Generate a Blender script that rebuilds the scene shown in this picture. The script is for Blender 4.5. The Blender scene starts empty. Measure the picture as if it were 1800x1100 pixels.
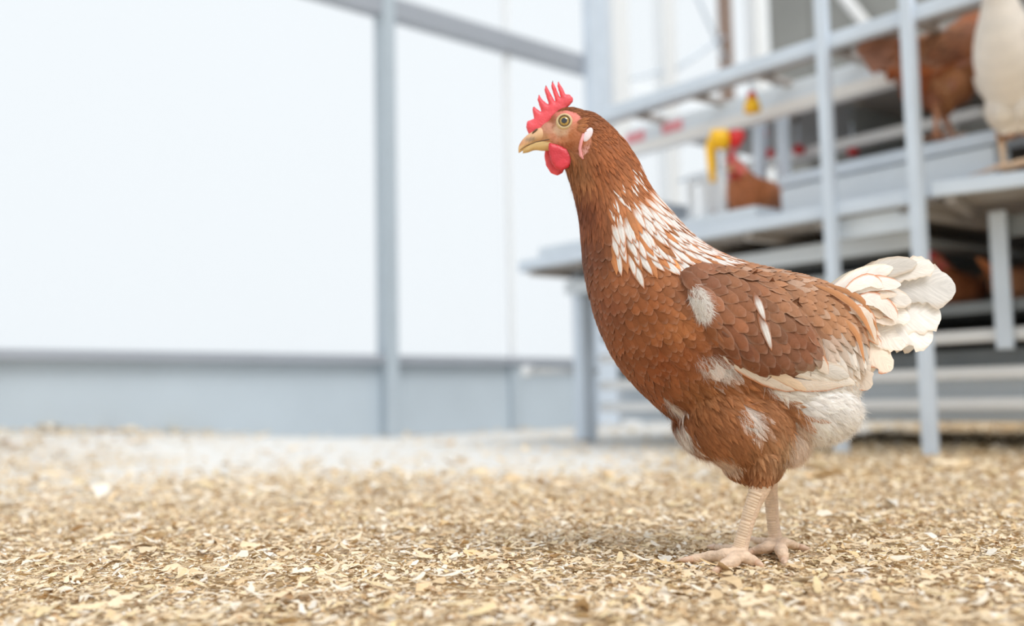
import bpy, bmesh, math, random
import numpy as np
from mathutils import Vector, Matrix, noise
from mathutils.bvhtree import BVHTree
from mathutils.geometry import delaunay_2d_cdt

random.seed(7); rng = np.random.default_rng(7)
SC = bpy.context.scene
COL = SC.collection

# ------------------------------------------------------------------ camera, world, light, exposure
CAM = Vector((0.0, 0.0, 0.163)); F = 1800.0
th = math.atan(150.0 / F); rho = 0.02
fwd = Vector((0, math.cos(th), math.sin(th))); r0 = Vector((1, 0, 0)); u0 = r0.cross(fwd)
camr = r0 * math.cos(rho) - u0 * math.sin(rho); camu = r0 * math.sin(rho) + u0 * math.cos(rho)
cd = bpy.data.cameras.new('camera'); co = bpy.data.objects.new('camera', cd); COL.objects.link(co)
m = Matrix.Identity(4)
for i in range(3):
    m[i][0] = camr[i]; m[i][1] = camu[i]; m[i][2] = -fwd[i]; m[i][3] = CAM[i]
co.matrix_world = m
cd.sensor_width = 36.0; cd.lens = 36.0; cd.clip_start = 0.02; cd.clip_end = 100
cd.dof.use_dof = True; cd.dof.focus_distance = 0.985; cd.dof.aperture_fstop = 2.5
SC.camera = co
SC.view_settings.view_transform = 'Standard'; SC.view_settings.look = 'None'
SC.view_settings.gamma = 1.0; SC.view_settings.exposure = 0.0
SC.view_settings.use_curve_mapping = False
SC.cycles.use_denoising = True
SC.cycles.max_bounces = 8; SC.cycles.transparent_max_bounces = 16

w = bpy.data.worlds.new('overcast_sky'); SC.world = w; w.use_nodes = True
w.node_tree.nodes['Background'].inputs[0].default_value = (0.93, 0.975, 1.0, 1)
w.node_tree.nodes['Background'].inputs[1].default_value = 1.02
sd = bpy.data.lights.new('sun', 'SUN'); sd.energy = 1.9; sd.angle = math.radians(30); sd.color = (1.0, 0.985, 0.965)
so = bpy.data.objects.new('sun', sd); COL.objects.link(so)
so.rotation_euler = Vector((0.42, -0.50, 0.95)).to_track_quat('Z', 'Y').to_euler()

# ------------------------------------------------------------------ helpers
def ray(px, py):
    xc, yc = px - 900.0, 550.0 - py
    return (camr * xc + camu * yc + fwd * F).normalized()
Y0 = 1.03                      # the hen stands side-on in the vertical plane y = Y0
K = Y0 / F                     # metres per hen unit
def W(px, py, y=Y0):
    d = ray(px, py); return CAM + d * ((y - CAM.y) / d.y)
def G(px, py, z=0.0):
    d = ray(px, py); return CAM + d * ((z - CAM.z) / d.z)
def proj(P):
    v = Vector(P) - CAM; z = v.dot(fwd)
    return 900 + F * v.dot(camr) / z, 550 - F * v.dot(camu) / z
def keypx(P):                  # unit coordinates of a point of the hen, far side mirrored to near side
    return proj((P[0], Y0 - abs(P[1] - Y0), P[2]))
def lin(c):
    c = [x / 255.0 for x in c]
    return tuple(x / 12.92 if x <= 0.04045 else ((x + 0.055) / 1.055) ** 2.4 for x in c)
def link(name, me, parent=None, mat=None, smooth=True):
    o = bpy.data.objects.new(name, me); COL.objects.link(o)
    if parent: o.parent = parent
    if mat and not me.materials: me.materials.append(mat)
    if smooth and len(me.polygons): me.polygons.foreach_set('use_smooth', [True] * len(me.polygons))
    return o
def mesh_from(name, v, f, parent=None, mat=None, smooth=True, cols=None, uvs=None):
    me = bpy.data.meshes.new(name); me.from_pydata([tuple(p) for p in v], [], f); me.update()
    if cols is not None:
        a = me.color_attributes.new('col', 'FLOAT_COLOR', 'POINT')
        c = np.ones((len(v), 4), dtype=np.float32); c[:, :3] = np.asarray(cols); a.data.foreach_set('color', c.ravel())
    if uvs is not None:
        uv = me.uv_layers.new(name='uv'); li = np.zeros(len(me.loops), dtype=np.int32); me.loops.foreach_get('vertex_index', li)
        uv.data.foreach_set('uv', np.asarray(uvs, dtype=np.float32)[li].ravel())
    return link(name, me, parent, mat, smooth)
def empty(name, loc=(0, 0, 0), **k):
    o = bpy.data.objects.new(name, None); COL.objects.link(o); o.location = loc; o.empty_display_size = 0.05
    for a, b in k.items(): o[a] = b
    return o
def tag(o, **k):
    for a, b in k.items(): o[a] = b
    return o

# ------------------------------------------------------------------ materials
def mat(name, base=(0.8, 0.8, 0.8), rough=0.5, metal=0.0, vcol=False, spec=0.5, noise_scale=None, noise_amt=0.15, bump=0.0, bump_scale=60, coat=0.0, sss=0.0, stretch=None):
    M = bpy.data.materials.new(name); M.use_nodes = True; nt = M.node_tree; b = nt.nodes['Principled BSDF']
    b.inputs['Roughness'].default_value = rough; b.inputs['Metallic'].default_value = metal
    b.inputs['Specular IOR Level'].default_value = spec; b.inputs['Coat Weight'].default_value = coat
    if sss:
        b.inputs['Subsurface Weight'].default_value = sss; b.inputs['Subsurface Scale'].default_value = 0.004
        b.inputs['Subsurface Radius'].default_value = (1, 0.3, 0.2)
    src = None
    if vcol:
        a = nt.nodes.new('ShaderNodeAttribute'); a.attribute_name = 'col'; src = a.outputs['Color']
    tc = nt.nodes.new('ShaderNodeTexCoord')
    vec = tc.outputs['Object']
    if stretch:
        mp = nt.nodes.new('ShaderNodeMapping'); mp.inputs['Scale'].default_value = stretch; nt.links.new(vec, mp.inputs['Vector']); vec = mp.outputs['Vector']
    if noise_scale:
        n = nt.nodes.new('ShaderNodeTexNoise'); n.inputs['Scale'].default_value = noise_scale; n.inputs['Detail'].default_value = 6
        nt.links.new(vec, n.inputs['Vector'])
        r = nt.nodes.new('ShaderNodeMapRange'); r.inputs['From Min'].default_value = 0.3; r.inputs['From Max'].default_value = 0.7
        r.inputs['To Min'].default_value = 1 - noise_amt; r.inputs['To Max'].default_value = 1 + noise_amt
        nt.links.new(n.outputs['Fac'], r.inputs['Value'])
        mx = nt.nodes.new('ShaderNodeVectorMath'); mx.operation = 'SCALE'
        if src: nt.links.new(src, mx.inputs[0])
        else: mx.inputs[0].default_value = base[:3]
        nt.links.new(r.outputs['Result'], mx.inputs['Scale']); src = mx.outputs['Vector']
    if src: nt.links.new(src, b.inputs['Base Color'])
    else: b.inputs['Base Color'].default_value = (*base, 1)
    if bump:
        n2 = nt.nodes.new('ShaderNodeTexNoise'); n2.inputs['Scale'].default_value = bump_scale; n2.inputs['Detail'].default_value = 5
        nt.links.new(vec, n2.inputs['Vector'])
        bp = nt.nodes.new('ShaderNodeBump'); bp.inputs['Strength'].default_value = bump; bp.inputs['Distance'].default_value = 0.002
        nt.links.new(n2.outputs['Fac'], bp.inputs['Height']); nt.links.new(bp.outputs['Normal'], b.inputs['Normal'])
    return M

def feather_mat():
    M = bpy.data.materials.new('feather_vane'); M.use_nodes = True; nt = M.node_tree; b = nt.nodes['Principled BSDF']
    b.inputs['Roughness'].default_value = 0.62; b.inputs['Specular IOR Level'].default_value = 0.25
    a = nt.nodes.new('ShaderNodeAttribute'); a.attribute_name = 'col'
    tc = nt.nodes.new('ShaderNodeTexCoord'); sp = nt.nodes.new('ShaderNodeSeparateXYZ'); nt.links.new(tc.outputs['UV'], sp.inputs[0])
    # barbs: fine streaks running obliquely out from the shaft, u in -1..1 mapped 0..1 (integer part holds a per-feather seed)
    fr = nt.nodes.new('ShaderNodeMath'); fr.operation = 'FRACT'; nt.links.new(sp.outputs['X'], fr.inputs[0])
    ab = nt.nodes.new('ShaderNodeMath'); ab.operation = 'SUBTRACT'; nt.links.new(fr.outputs[0], ab.inputs[0]); ab.inputs[1].default_value = 0.5
    ab2 = nt.nodes.new('ShaderNodeMath'); ab2.operation = 'ABSOLUTE'; nt.links.new(ab.outputs[0], ab2.inputs[0])
    dd = nt.nodes.new('ShaderNodeMath'); dd.operation = 'MULTIPLY_ADD'; nt.links.new(ab2.outputs[0], dd.inputs[0]); dd.inputs[1].default_value = -0.7
    nt.links.new(sp.outputs['Y'], dd.inputs[2])
    fl = nt.nodes.new('ShaderNodeMath'); fl.operation = 'FLOOR'; nt.links.new(sp.outputs['X'], fl.inputs[0])
    cb = nt.nodes.new('ShaderNodeCombineXYZ'); nt.links.new(dd.outputs[0], cb.inputs['X'])
    m2 = nt.nodes.new('ShaderNodeMath'); m2.operation = 'MULTIPLY'; nt.links.new(ab2.outputs[0], m2.inputs[0]); m2.inputs[1].default_value = 0.12
    nt.links.new(m2.outputs[0], cb.inputs['Y']); nt.links.new(fl.outputs[0], cb.inputs['Z'])
    n = nt.nodes.new('ShaderNodeTexNoise'); n.inputs['Scale'].default_value = 26; n.inputs['Detail'].default_value = 4; n.inputs['Roughness'].default_value = 0.7
    nt.links.new(cb.outputs[0], n.inputs['Vector'])
    r = nt.nodes.new('ShaderNodeMapRange'); r.inputs['From Min'].default_value = 0.3; r.inputs['From Max'].default_value = 0.7
    r.inputs['To Min'].default_value = 0.84; r.inputs['To Max'].default_value = 1.16; nt.links.new(n.outputs['Fac'], r.inputs['Value'])
    mx = nt.nodes.new('ShaderNodeVectorMath'); mx.operation = 'SCALE'; nt.links.new(a.outputs['Color'], mx.inputs[0]); nt.links.new(r.outputs[0], mx.inputs['Scale'])
    nt.links.new(mx.outputs[0], b.inputs['Base Color'])
    bp = nt.nodes.new('ShaderNodeBump'); bp.inputs['Strength'].default_value = 0.35; bp.inputs['Distance'].default_value = 0.0006
    nt.links.new(n.outputs['Fac'], bp.inputs['Height']); nt.links.new(bp.outputs['Normal'], b.inputs['Normal'])
    tr = nt.nodes.new('ShaderNodeBsdfTranslucent'); nt.links.new(mx.outputs[0], tr.inputs['Color'])
    ms = nt.nodes.new('ShaderNodeMixShader'); ms.inputs[0].default_value = 0.18
    out = nt.nodes['Material Output']; nt.links.new(b.outputs[0], ms.inputs[1]); nt.links.new(tr.outputs[0], ms.inputs[2]); nt.links.new(ms.outputs[0], out.inputs[0])
    return M
M_FEATHER = feather_mat()
M_DOWN = mat('down_feather', vcol=True, rough=0.8, spec=0.1)
def _down():
    nt = M_DOWN.node_tree; b = nt.nodes['Principled BSDF']; a = [n for n in nt.nodes if n.type == 'ATTRIBUTE'][0]
    tr = nt.nodes.new('ShaderNodeBsdfTranslucent'); nt.links.new(a.outputs['Color'], tr.inputs['Color'])
    ms = nt.nodes.new('ShaderNodeMixShader'); ms.inputs[0].default_value = 0.45
    nt.links.new(b.outputs[0], ms.inputs[1]); nt.links.new(tr.outputs[0], ms.inputs[2]); nt.links.new(ms.outputs[0], nt.nodes['Material Output'].inputs[0])
_down()
M_BODY = mat('hen_skin', vcol=True, rough=0.6, spec=0.3, noise_scale=160, noise_amt=0.10, bump=0.5, bump_scale=420)
M_COMB = mat('comb_flesh', base=lin((232, 84, 94)), rough=0.42, noise_scale=70, noise_amt=0.12, bump=0.35, bump_scale=500, sss=0.25)
M_WATTLE = mat('wattle_flesh', base=lin((208, 52, 66)), rough=0.38, noise_scale=60, noise_amt=0.12, bump=0.3, bump_scale=500, sss=0.2)
M_BEAK = mat('beak_horn', vcol=True, rough=0.35, noise_scale=90, noise_amt=0.08, spec=0.5)
M_SCUTE = mat('leg_scale', base=lin((226, 200, 172)), rough=0.45, noise_scale=120, noise_amt=0.12)
M_CLAW = mat('claw_horn', base=lin((218, 184, 158)), rough=0.4, noise_scale=200, noise_amt=0.1)
M_BLACK = mat('pupil_black', base=(0.008, 0.006, 0.006), rough=0.06, coat=1.0)
M_IRIS = mat('iris_amber', base=lin((172, 138, 62)), rough=0.15, coat=0.8, noise_scale=900, noise_amt=0.25)
M_EYERIM = mat('eyelid_skin', base=lin((205, 182, 140)), rough=0.5, noise_scale=500, noise_amt=0.1)
M_EYEDARK = mat('dark_face_detail', base=lin((92, 70, 50)), rough=0.4)  # dark brown of the eye ring, nostril and mouth line
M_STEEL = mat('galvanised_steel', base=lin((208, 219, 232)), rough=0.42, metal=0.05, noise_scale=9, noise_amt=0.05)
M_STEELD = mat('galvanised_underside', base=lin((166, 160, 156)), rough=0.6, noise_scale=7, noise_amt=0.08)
M_PANEL = mat('coated_sheet', base=lin((220, 229, 238)), rough=0.4, noise_scale=5, noise_amt=0.04)
M_RAIL = mat('white_rail', base=lin((240, 240, 240)), rough=0.4, noise_scale=6, noise_amt=0.03)
M_DARK = mat('belt_rubber', base=lin((134, 139, 142)), rough=0.7, noise_scale=8, noise_amt=0.12)
M_INNER = mat('shaded_board', base=lin((92, 86, 80)), rough=0.8, noise_scale=12, noise_amt=0.2)  # board colour darkened to stand in for the dim rack interior
M_GREYWALL = mat('grey_base_panel', base=lin((183, 194, 203)), rough=0.55, noise_scale=3, noise_amt=0.04)
M_FRAME = mat('grey_window_frame', base=lin((176, 187, 196)), rough=0.5, noise_scale=6, noise_amt=0.03)
M_FRAMED = mat('dark_grey_rail', base=lin((158, 163, 172)), rough=0.55, noise_scale=6, noise_amt=0.03)
M_BACKW = mat('grey_cladding', base=lin((150, 150, 146)), rough=0.7, noise_scale=4, noise_amt=0.08)
M_WHITE = mat('white_plastic', base=lin((238, 240, 242)), rough=0.45, noise_scale=10, noise_amt=0.02)
M_YEL = mat('yellow_plastic', base=lin((245, 190, 20)), rough=0.35, noise_scale=20, noise_amt=0.04)
M_RED = mat('red_plastic', base=lin((214, 36, 40)), rough=0.35, noise_scale=20, noise_amt=0.04)
M_PINK = mat('faded_red_print', base=lin((226, 150, 158)), rough=0.6, noise_scale=20, noise_amt=0.06)
M_BROWNP = mat('brown_pole', base=lin((150, 126, 112)), rough=0.6, noise_scale=20, noise_amt=0.1)
M_LITTER = mat('wood_shaving', vcol=True, rough=0.55, spec=0.5, noise_scale=220, noise_amt=0.10)

def pane_mat(name='translucent_sheet', clear=0.8):
    M = bpy.data.materials.new(name); M.use_nodes = True; nt = M.node_tree
    for n in list(nt.nodes):
        if n.type == 'BSDF_PRINCIPLED': nt.nodes.remove(n)
    out = nt.nodes['Material Output']
    t = nt.nodes.new('ShaderNodeBsdfTransparent'); t.inputs[0].default_value = (0.985, 0.99, 1, 1)
    tl = nt.nodes.new('ShaderNodeBsdfTranslucent'); tl.inputs[0].default_value = (0.96, 0.97, 0.98, 1)
    nz = nt.nodes.new('ShaderNodeTexNoise'); nz.inputs['Scale'].default_value = 1.2
    mr = nt.nodes.new('ShaderNodeMapRange'); mr.inputs['To Min'].default_value = 1 - clear - 0.05; mr.inputs['To Max'].default_value = 1 - clear + 0.08
    nt.links.new(nz.outputs[0], mr.inputs[0])
    mx = nt.nodes.new('ShaderNodeMixShader'); nt.links.new(mr.outputs[0], mx.inputs[0])
    nt.links.new(t.outputs[0], mx.inputs[1]); nt.links.new(tl.outputs[0], mx.inputs[2]); nt.links.new(mx.outputs[0], out.inputs[0])
    return M
M_PANE = pane_mat()
M_PANE2 = pane_mat('greyed_sheet', 0.55)

def floor_mat():
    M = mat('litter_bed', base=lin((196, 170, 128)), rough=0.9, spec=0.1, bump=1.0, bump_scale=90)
    nt = M.node_tree; b = nt.nodes['Principled BSDF']
    tc = nt.nodes.new('ShaderNodeTexCoord')
    n = nt.nodes.new('ShaderNodeTexNoise'); n.inputs['Scale'].default_value = 120; n.inputs['Detail'].default_value = 6
    v = nt.nodes.new('ShaderNodeTexVoronoi'); v.inputs['Scale'].default_value = 110
    nt.links.new(tc.outputs['Object'], n.inputs['Vector']); nt.links.new(tc.outputs['Object'], v.inputs['Vector'])
    ad = nt.nodes.new('ShaderNodeMath'); ad.operation = 'MULTIPLY_ADD'; nt.links.new(v.outputs['Distance'], ad.inputs[0]); ad.inputs[1].default_value = 0.6; nt.links.new(n.outputs['Fac'], ad.inputs[2])
    r = nt.nodes.new('ShaderNodeValToRGB'); e = r.color_ramp.elements
    e[0].position = 0.35; e[0].color = (*lin((180, 150, 110)), 1); e[1].position = 0.95; e[1].color = (*lin((236, 222, 196)), 1)
    x = e.new(0.6); x.color = (*lin((212, 186, 144)), 1)
    nt.links.new(ad.outputs[0], r.inputs[0])
    sp = nt.nodes.new('ShaderNodeSeparateXYZ'); nt.links.new(tc.outputs['Object'], sp.inputs[0])
    def mth(op, a, b_=None, c=None):
        q = nt.nodes.new('ShaderNodeMath'); q.operation = op
        for i, v_ in enumerate((a, b_, c)):
            if v_ is None: continue
            if isinstance(v_, (int, float)): q.inputs[i].default_value = v_
            else: nt.links.new(v_, q.inputs[i])
        return q.outputs[0]
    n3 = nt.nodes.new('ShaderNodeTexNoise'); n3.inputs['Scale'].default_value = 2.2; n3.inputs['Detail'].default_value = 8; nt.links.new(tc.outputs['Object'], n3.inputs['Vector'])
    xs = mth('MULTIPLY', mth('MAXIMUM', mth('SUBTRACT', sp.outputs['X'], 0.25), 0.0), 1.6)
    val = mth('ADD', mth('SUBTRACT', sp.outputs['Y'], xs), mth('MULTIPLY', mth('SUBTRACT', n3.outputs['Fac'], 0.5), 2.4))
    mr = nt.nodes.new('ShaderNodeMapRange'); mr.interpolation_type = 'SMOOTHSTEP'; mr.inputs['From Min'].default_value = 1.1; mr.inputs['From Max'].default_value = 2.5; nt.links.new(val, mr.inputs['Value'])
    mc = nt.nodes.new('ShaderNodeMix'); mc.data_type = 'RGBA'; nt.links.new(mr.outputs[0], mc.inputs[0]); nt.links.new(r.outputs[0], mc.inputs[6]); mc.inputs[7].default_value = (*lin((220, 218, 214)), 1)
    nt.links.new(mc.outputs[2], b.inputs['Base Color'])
    return M
M_FLOOR = floor_mat()

# ------------------------------------------------------------------ aviary frame: s runs back along the rack, d away from its front, z up
AV = Vector((-0.630, 0.777, 0)); AN = Vector((0.777, 0.630, 0)); AO = Vector((0.998, 2.445, 0))
AROT = Matrix(((AV.x, AN.x, 0, 0), (AV.y, AN.y, 0, 0), (0, 0, 1, 0), (0, 0, 0, 1)))
def A(s, d, z): return AO + AV * s + AN * d + Vector((0, 0, z))
def box(name, s0, s1, d0, d1, z0, z1, mt, parent=None, bev=0.002, fn=A, **k):
    bm = bmesh.new()
    vs = [bm.verts.new(fn(s, d, z)) for z in (z0, z1) for d in (d0, d1) for s in (s0, s1)]
    for q in ((0, 1, 3, 2), (4, 6, 7, 5), (0, 4, 5, 1), (2, 3, 7, 6), (0, 2, 6, 4), (1, 5, 7, 3)):
        bm.faces.new([vs[i] for i in q])
    bmesh.ops.recalc_face_normals(bm, faces=bm.faces)
    if bev: bmesh.ops.bevel(bm, geom=bm.edges[:], offset=bev, segments=2, affect='EDGES', profile=0.7)
    me = bpy.data.meshes.new(name); bm.to_mesh(me); bm.free()
    o = link(name, me, parent, mt, smooth=False)
    for a, b in k.items(): o[a] = b
    return o
def tube(pts, rads, n=12, caps=True, ridges=None):
    """closed tapered tube as (verts, faces)"""
    pts = [Vector(p) for p in pts]; V = []; Fc = []
    ref = Vector((0, 1, 0.3)).normalized()
    for i, p in enumerate(pts):
        t = (pts[min(i + 1, len(pts) - 1)] - pts[max(i - 1, 0)]).normalized()
        a = t.cross(ref)
        if a.length < 1e-3: a = t.cross(Vector((1, 0, 0)))
        a.normalize(); b = t.cross(a).normalized()
        for k in range(n):
            an = 2 * math.pi * k / n; V.append(p + (a * math.cos(an) + b * math.sin(an)) * rads[i])
    for i in range(len(pts) - 1):
        for k in range(n):
            k2 = (k + 1) % n; Fc.append((i * n + k, i * n + k2, (i + 1) * n + k2, (i + 1) * n + k))
    if caps:
        Fc.append(tuple(range(n - 1, -1, -1))); Fc.append(tuple((len(pts) - 1) * n + k for k in range(n)))
    return V, Fc
def tube_obj(name, pts, rads, mt, parent=None, n=12, **k):
    v, f = tube(pts, rads, n); o = mesh_from(name, v, f, parent, mt)
    for a, b in k.items(): o[a] = b
    return o
def spline(P, n):
    """Catmull-Rom through rows of P, n samples"""
    P = np.asarray(P, float); m_ = len(P); out = []
    for t in np.linspace(0, m_ - 1, n):
        i = min(int(t), m_ - 2); f = t - i
        p0, p1, p2, p3 = P[max(i - 1, 0)], P[i], P[i + 1], P[min(i + 2, m_ - 1)]
        out.append(0.5 * (2 * p1 + (p2 - p0) * f + (2 * p0 - 5 * p1 + 4 * p2 - p3) * f ** 2 + (3 * p1 - p0 - 3 * p2 + p3) * f ** 3))
    return np.array(out)

# ================================================================== THE ROOM
def fl(name, x0, x1, y0, y1):
    return mesh_from(name, [(x0, y0, 0), (x1, y0, 0), (x1, y1, 0), (x0, y1, 0)], [(0, 1, 2, 3)], None, M_FLOOR, False)
def sm(x): x = max(0.0, min(1.0, x)); return x * x * (3 - 2 * x)
def gh(x, y):                 # the litter is banked against the left half of the daylight wall
    r = Vector((x, y, 0)) - AO; s_, d_ = r.dot(AV), r.dot(AN)
    return 0.080 * sm((s_ - 1.7) / 0.8) * sm((0.35 - d_) / 1.9)
V = []; Fc = []; nx, ny = 90, 90
for j in range(ny + 1):
    for i in range(nx + 1):
        x = -9 + 18 * i / nx; y = -4 + 14 * j / ny; V.append((x, y, gh(x, y) - 0.004))
for j in range(ny):
    for i in range(nx): a = j * (nx + 1) + i; Fc.append((a, a + 1, a + nx + 2, a + nx + 1))
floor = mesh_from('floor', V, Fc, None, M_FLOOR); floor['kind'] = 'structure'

SW = 2.76          # the daylight wall stands at s = SW
# wall_left: grey base panels, sill, translucent sheets, posts and one rail
wl = empty('wall_left', A(SW, 0, 0)); wl['kind'] = 'structure'; wl.rotation_euler.z = math.radians(3.4)
def child_box(parent, name, *a, **k):
    o = box(name, *a, **k); o.parent = parent; o.matrix_parent_inverse = Matrix.Translation(-Vector(parent.location)); return o
POSTD = [-7.0, -5.2, -3.4, -1.6, 0.205, 1.0, 1.62, 3.4]
for i in range(len(POSTD) - 1):
    a, b = POSTD[i], POSTD[i + 1]
    child_box(wl, 'base_panel', SW - 0.005, SW + 0.03, a + 0.008, b - 0.008, 0, 0.335, M_GREYWALL)
    child_box(wl, 'translucent_sheet', SW + 0.02, SW + 0.024, a + 0.02, b - 0.02, 0.36, 1.98, M_PANE if i < 6 else M_PANE2, bev=0)
    child_box(wl, 'translucent_sheet', SW + 0.02, SW + 0.024, a + 0.02, b - 0.02, 2.05, 3.4, M_PANE if i < 6 else M_PANE2, bev=0)
    if i < 6:
        child_box(wl, 'rail', SW - 0.05, SW + 0.02, a, b, 1.972, 2.07, M_FRAMED)
    child_box(wl, 'sill', SW - 0.05, SW + 0.04, a, b, 0.335, 0.372, M_FRAMED)
for i, dd in enumerate(POSTD):
    wdt = 0.034 if i not in (5,) else 0.012
    if i < 6:
        child_box(wl, 'post' if wdt > .02 else 'sheet_joint', SW - 0.06 if wdt > 0.02 else SW - 0.01, SW + 0.02, dd - wdt, dd + wdt, 0.0 if wdt > .02 else .372, 3.4, M_FRAME if wdt > .02 else M_WHITE)
        if wdt < .02: child_box(wl, 'post', SW - 0.03, SW - .006, dd - .03, dd + .03, 0.0, 0.334, M_FRAME)
# wall behind the rack, seen above it: white ribs, brown pole and a crossed cable brace
cw = wl
child_box(cw, 'column', SW - 0.10, SW - 0.055, 1.53, 1.69, 0, 3.4, M_STEEL)
for d0, d1, mt_ in ((1.78, 1.92, M_WHITE), (2.24, 2.36, M_WHITE), (2.90, 2.96, M_BROWNP), (3.22, 3.34, M_WHITE)):
    child_box(cw, 'rib', SW - 0.06, SW + 0.015, d0, d1, 0, 3.4, mt_)
def wtube(name, a, b, r, mt_, parent):
    v, f = tube([A(*a), A(*b)], [r, r], 8); o = mesh_from(name, v, f, None, mt_)
    o.parent = parent; o.matrix_parent_inverse = Matrix.Translation(-Vector(parent.location)); return o
wtube('brace_cable', (SW - 0.03, 2.36, 2.15), (SW - 0.03, 2.92, 2.5), 0.012, M_STEEL, cw)
wtube('brace_cable', (SW - 0.04, 2.4, 2.95), (SW - 0.04, 2.92, 2.3), 0.012, M_STEEL, cw)
wtube('brace_cable', (SW - 0.04, 1.92, 2.0), (SW - 0.04, 2.3, 2.15), 0.009, M_STEEL, cw)
wr = empty('wall_right', A(0, 3.13, 0)); wr['kind'] = 'structure'
for i in range(16):
    s0 = -2.4 + i * 0.32
    child_box(wr, 'cladding_panel', s0 + 0.004, s0 + 0.316, 3.13, 3.17, 0, 3.4, M_BACKW)
for s0 in (0.2, 1.5):
    v, f = tube([A(s0, 3.05, 1.6), A(s0 + 1.1, 3.05, 3.3)], [0.035, 0.035], 8); o = mesh_from('brace', v, f, None, M_RAIL)
    o.parent = wr; o.matrix_parent_inverse = Matrix.Translation(-Vector(wr.location))

# ================================================================== THE AVIARY RACK
rack = empty('aviary_rack', A(0, 0, 0), label='galvanised steel aviary rack of tiers and posts behind the large hen', category='rack')
def rb(name, *a, **k):
    return child_box(rack, name, *a, **k)
# front posts
rb('post', -0.004, 0.026, -0.020, 0.010, 0, 2.6, M_STEEL, bev=0.004)
rb('post', 0.238, 0.268, -0.018, 0.010, 0, 2.6, M_STEEL, bev=0.004)
rb('post', 1.455, 1.505, 0.22, 0.285, 0, 0.615, M_STEEL, bev=0.004)
# top rail and top deck
rb('top_rail', -1.2, 1.2, 0.0, 0.035, 1.066, 1.105, M_STEEL, bev=0.006)
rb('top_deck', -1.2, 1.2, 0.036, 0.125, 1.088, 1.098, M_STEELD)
rb('top_deck', -1.2, 1.2, 0.36, 1.2, 1.088, 1.098, M_STEELD)  # opening between the deck strips added to let light onto panel and curtain
for i in range(9):
    s0 = -1.0 + i * 0.25
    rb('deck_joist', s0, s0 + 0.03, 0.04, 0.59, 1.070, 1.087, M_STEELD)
# feed panel and its bright lip below the top deck
rb('hanging_panel', -0.2, 1.19, 0.205, 0.215, 1.021, 1.080, M_PANEL)
rb('egg_belt_lip', -0.2, 1.19, 0.180, 0.230, 0.984, 1.020, M_RAIL, bev=0.006)
# middle tier
rb('deck_edge', 0.024, 1.52, 0.0, 0.03, 0.618, 0.654, M_STEEL, bev=0.006)
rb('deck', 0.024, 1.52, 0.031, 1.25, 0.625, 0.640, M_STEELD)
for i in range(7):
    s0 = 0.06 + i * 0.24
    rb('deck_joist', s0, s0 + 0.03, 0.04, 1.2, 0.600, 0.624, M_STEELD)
rb('end_edge', 1.521, 1.545, 0.0, 0.9, 0.612, 0.652, M_STEEL, bev=0.004)
# feed trough standing on the middle tier
rb('feed_trough', -0.10, 0.53, 0.165, 0.255, 0.655, 0.760, M_PANEL, bev=0.01)
rb('trough_lip', -0.45, 0.53, 0.155, 0.262, 0.762, 0.796, M_STEEL, bev=0.006)
rb('raised_tray', 0.54, 1.5, 0.06, 1.2, 0.655, 0.700, M_PANEL)
rb('front_panel', 0.024, 0.30, 0.04, 0.05, 0.562, 0.616, M_PANEL)
# inner posts of the middle tier
for s0, d0, mt_ in ((0.605, 0.30, M_STEEL), (0.695, 0.30, M_STEEL), (1.05, 0.5, M_RAIL), (0.30, 0.75, M_RAIL), (0.0, 0.9, M_RAIL)):
    rb('inner_post', s0, s0 + 0.03, d0, d0 + 0.03, 0.642, 1.086, mt_)
rb('feed_pipe', 0.1, 1.2, 0.52, 0.56, 0.93, 0.965, M_RAIL, bev=0.01)
rb('feed_pipe', -0.6, 1.15, 0.95, 0.99, 0.80, 0.83, M_RAIL, bev=0.01)
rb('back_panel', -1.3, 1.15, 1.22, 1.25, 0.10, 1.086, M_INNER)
rb('partition', 0.55, 0.57, 0.6, 1.2, 0.642, 1.086, M_DARK)
# below the middle tier
rb('belt_side', -1.3, -0.03, 0.30, 0.31, 0.548, 0.602, M_DARK)
rb('belt_pan', 0.13, 1.5, 0.20, 0.80, 0.555, 0.565, M_DARK)
rb('belt_lip', 0.12, 1.5, 0.18, 0.20, 0.535, 0.585, M_PANEL, bev=0.004)
rb('belt_roller', 0.22, 1.5, 0.40, 0.43, 0.46, 0.52, M_PANEL, bev=0.006)
for z0, d0 in ((0.285, 0.30), (0.188, 0.30), (0.108, 0.30)):
    rb('lower_rail', -1.3, 1.46, d0, d0 + 0.035, z0, z0 + 0.033, M_RAIL, bev=0.010)
rb('lower_deck', -1.3, 1.46, 0.336, 1.2, 0.375, 0.385, M_DARK)
rb('lower_deck_edge', -1.3, 1.46, 0.325, 0.335, 0.362, 0.392, M_DARK, bev=0.003)
rb('manure_belt', -1.3, 1.46, 0.40, 1.2, 0.20, 0.27, M_DARK)
rb('skirt_panel', -1.3, 1.46, 0.42, 0.43, 0.075, 0.195, M_PANEL)
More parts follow.
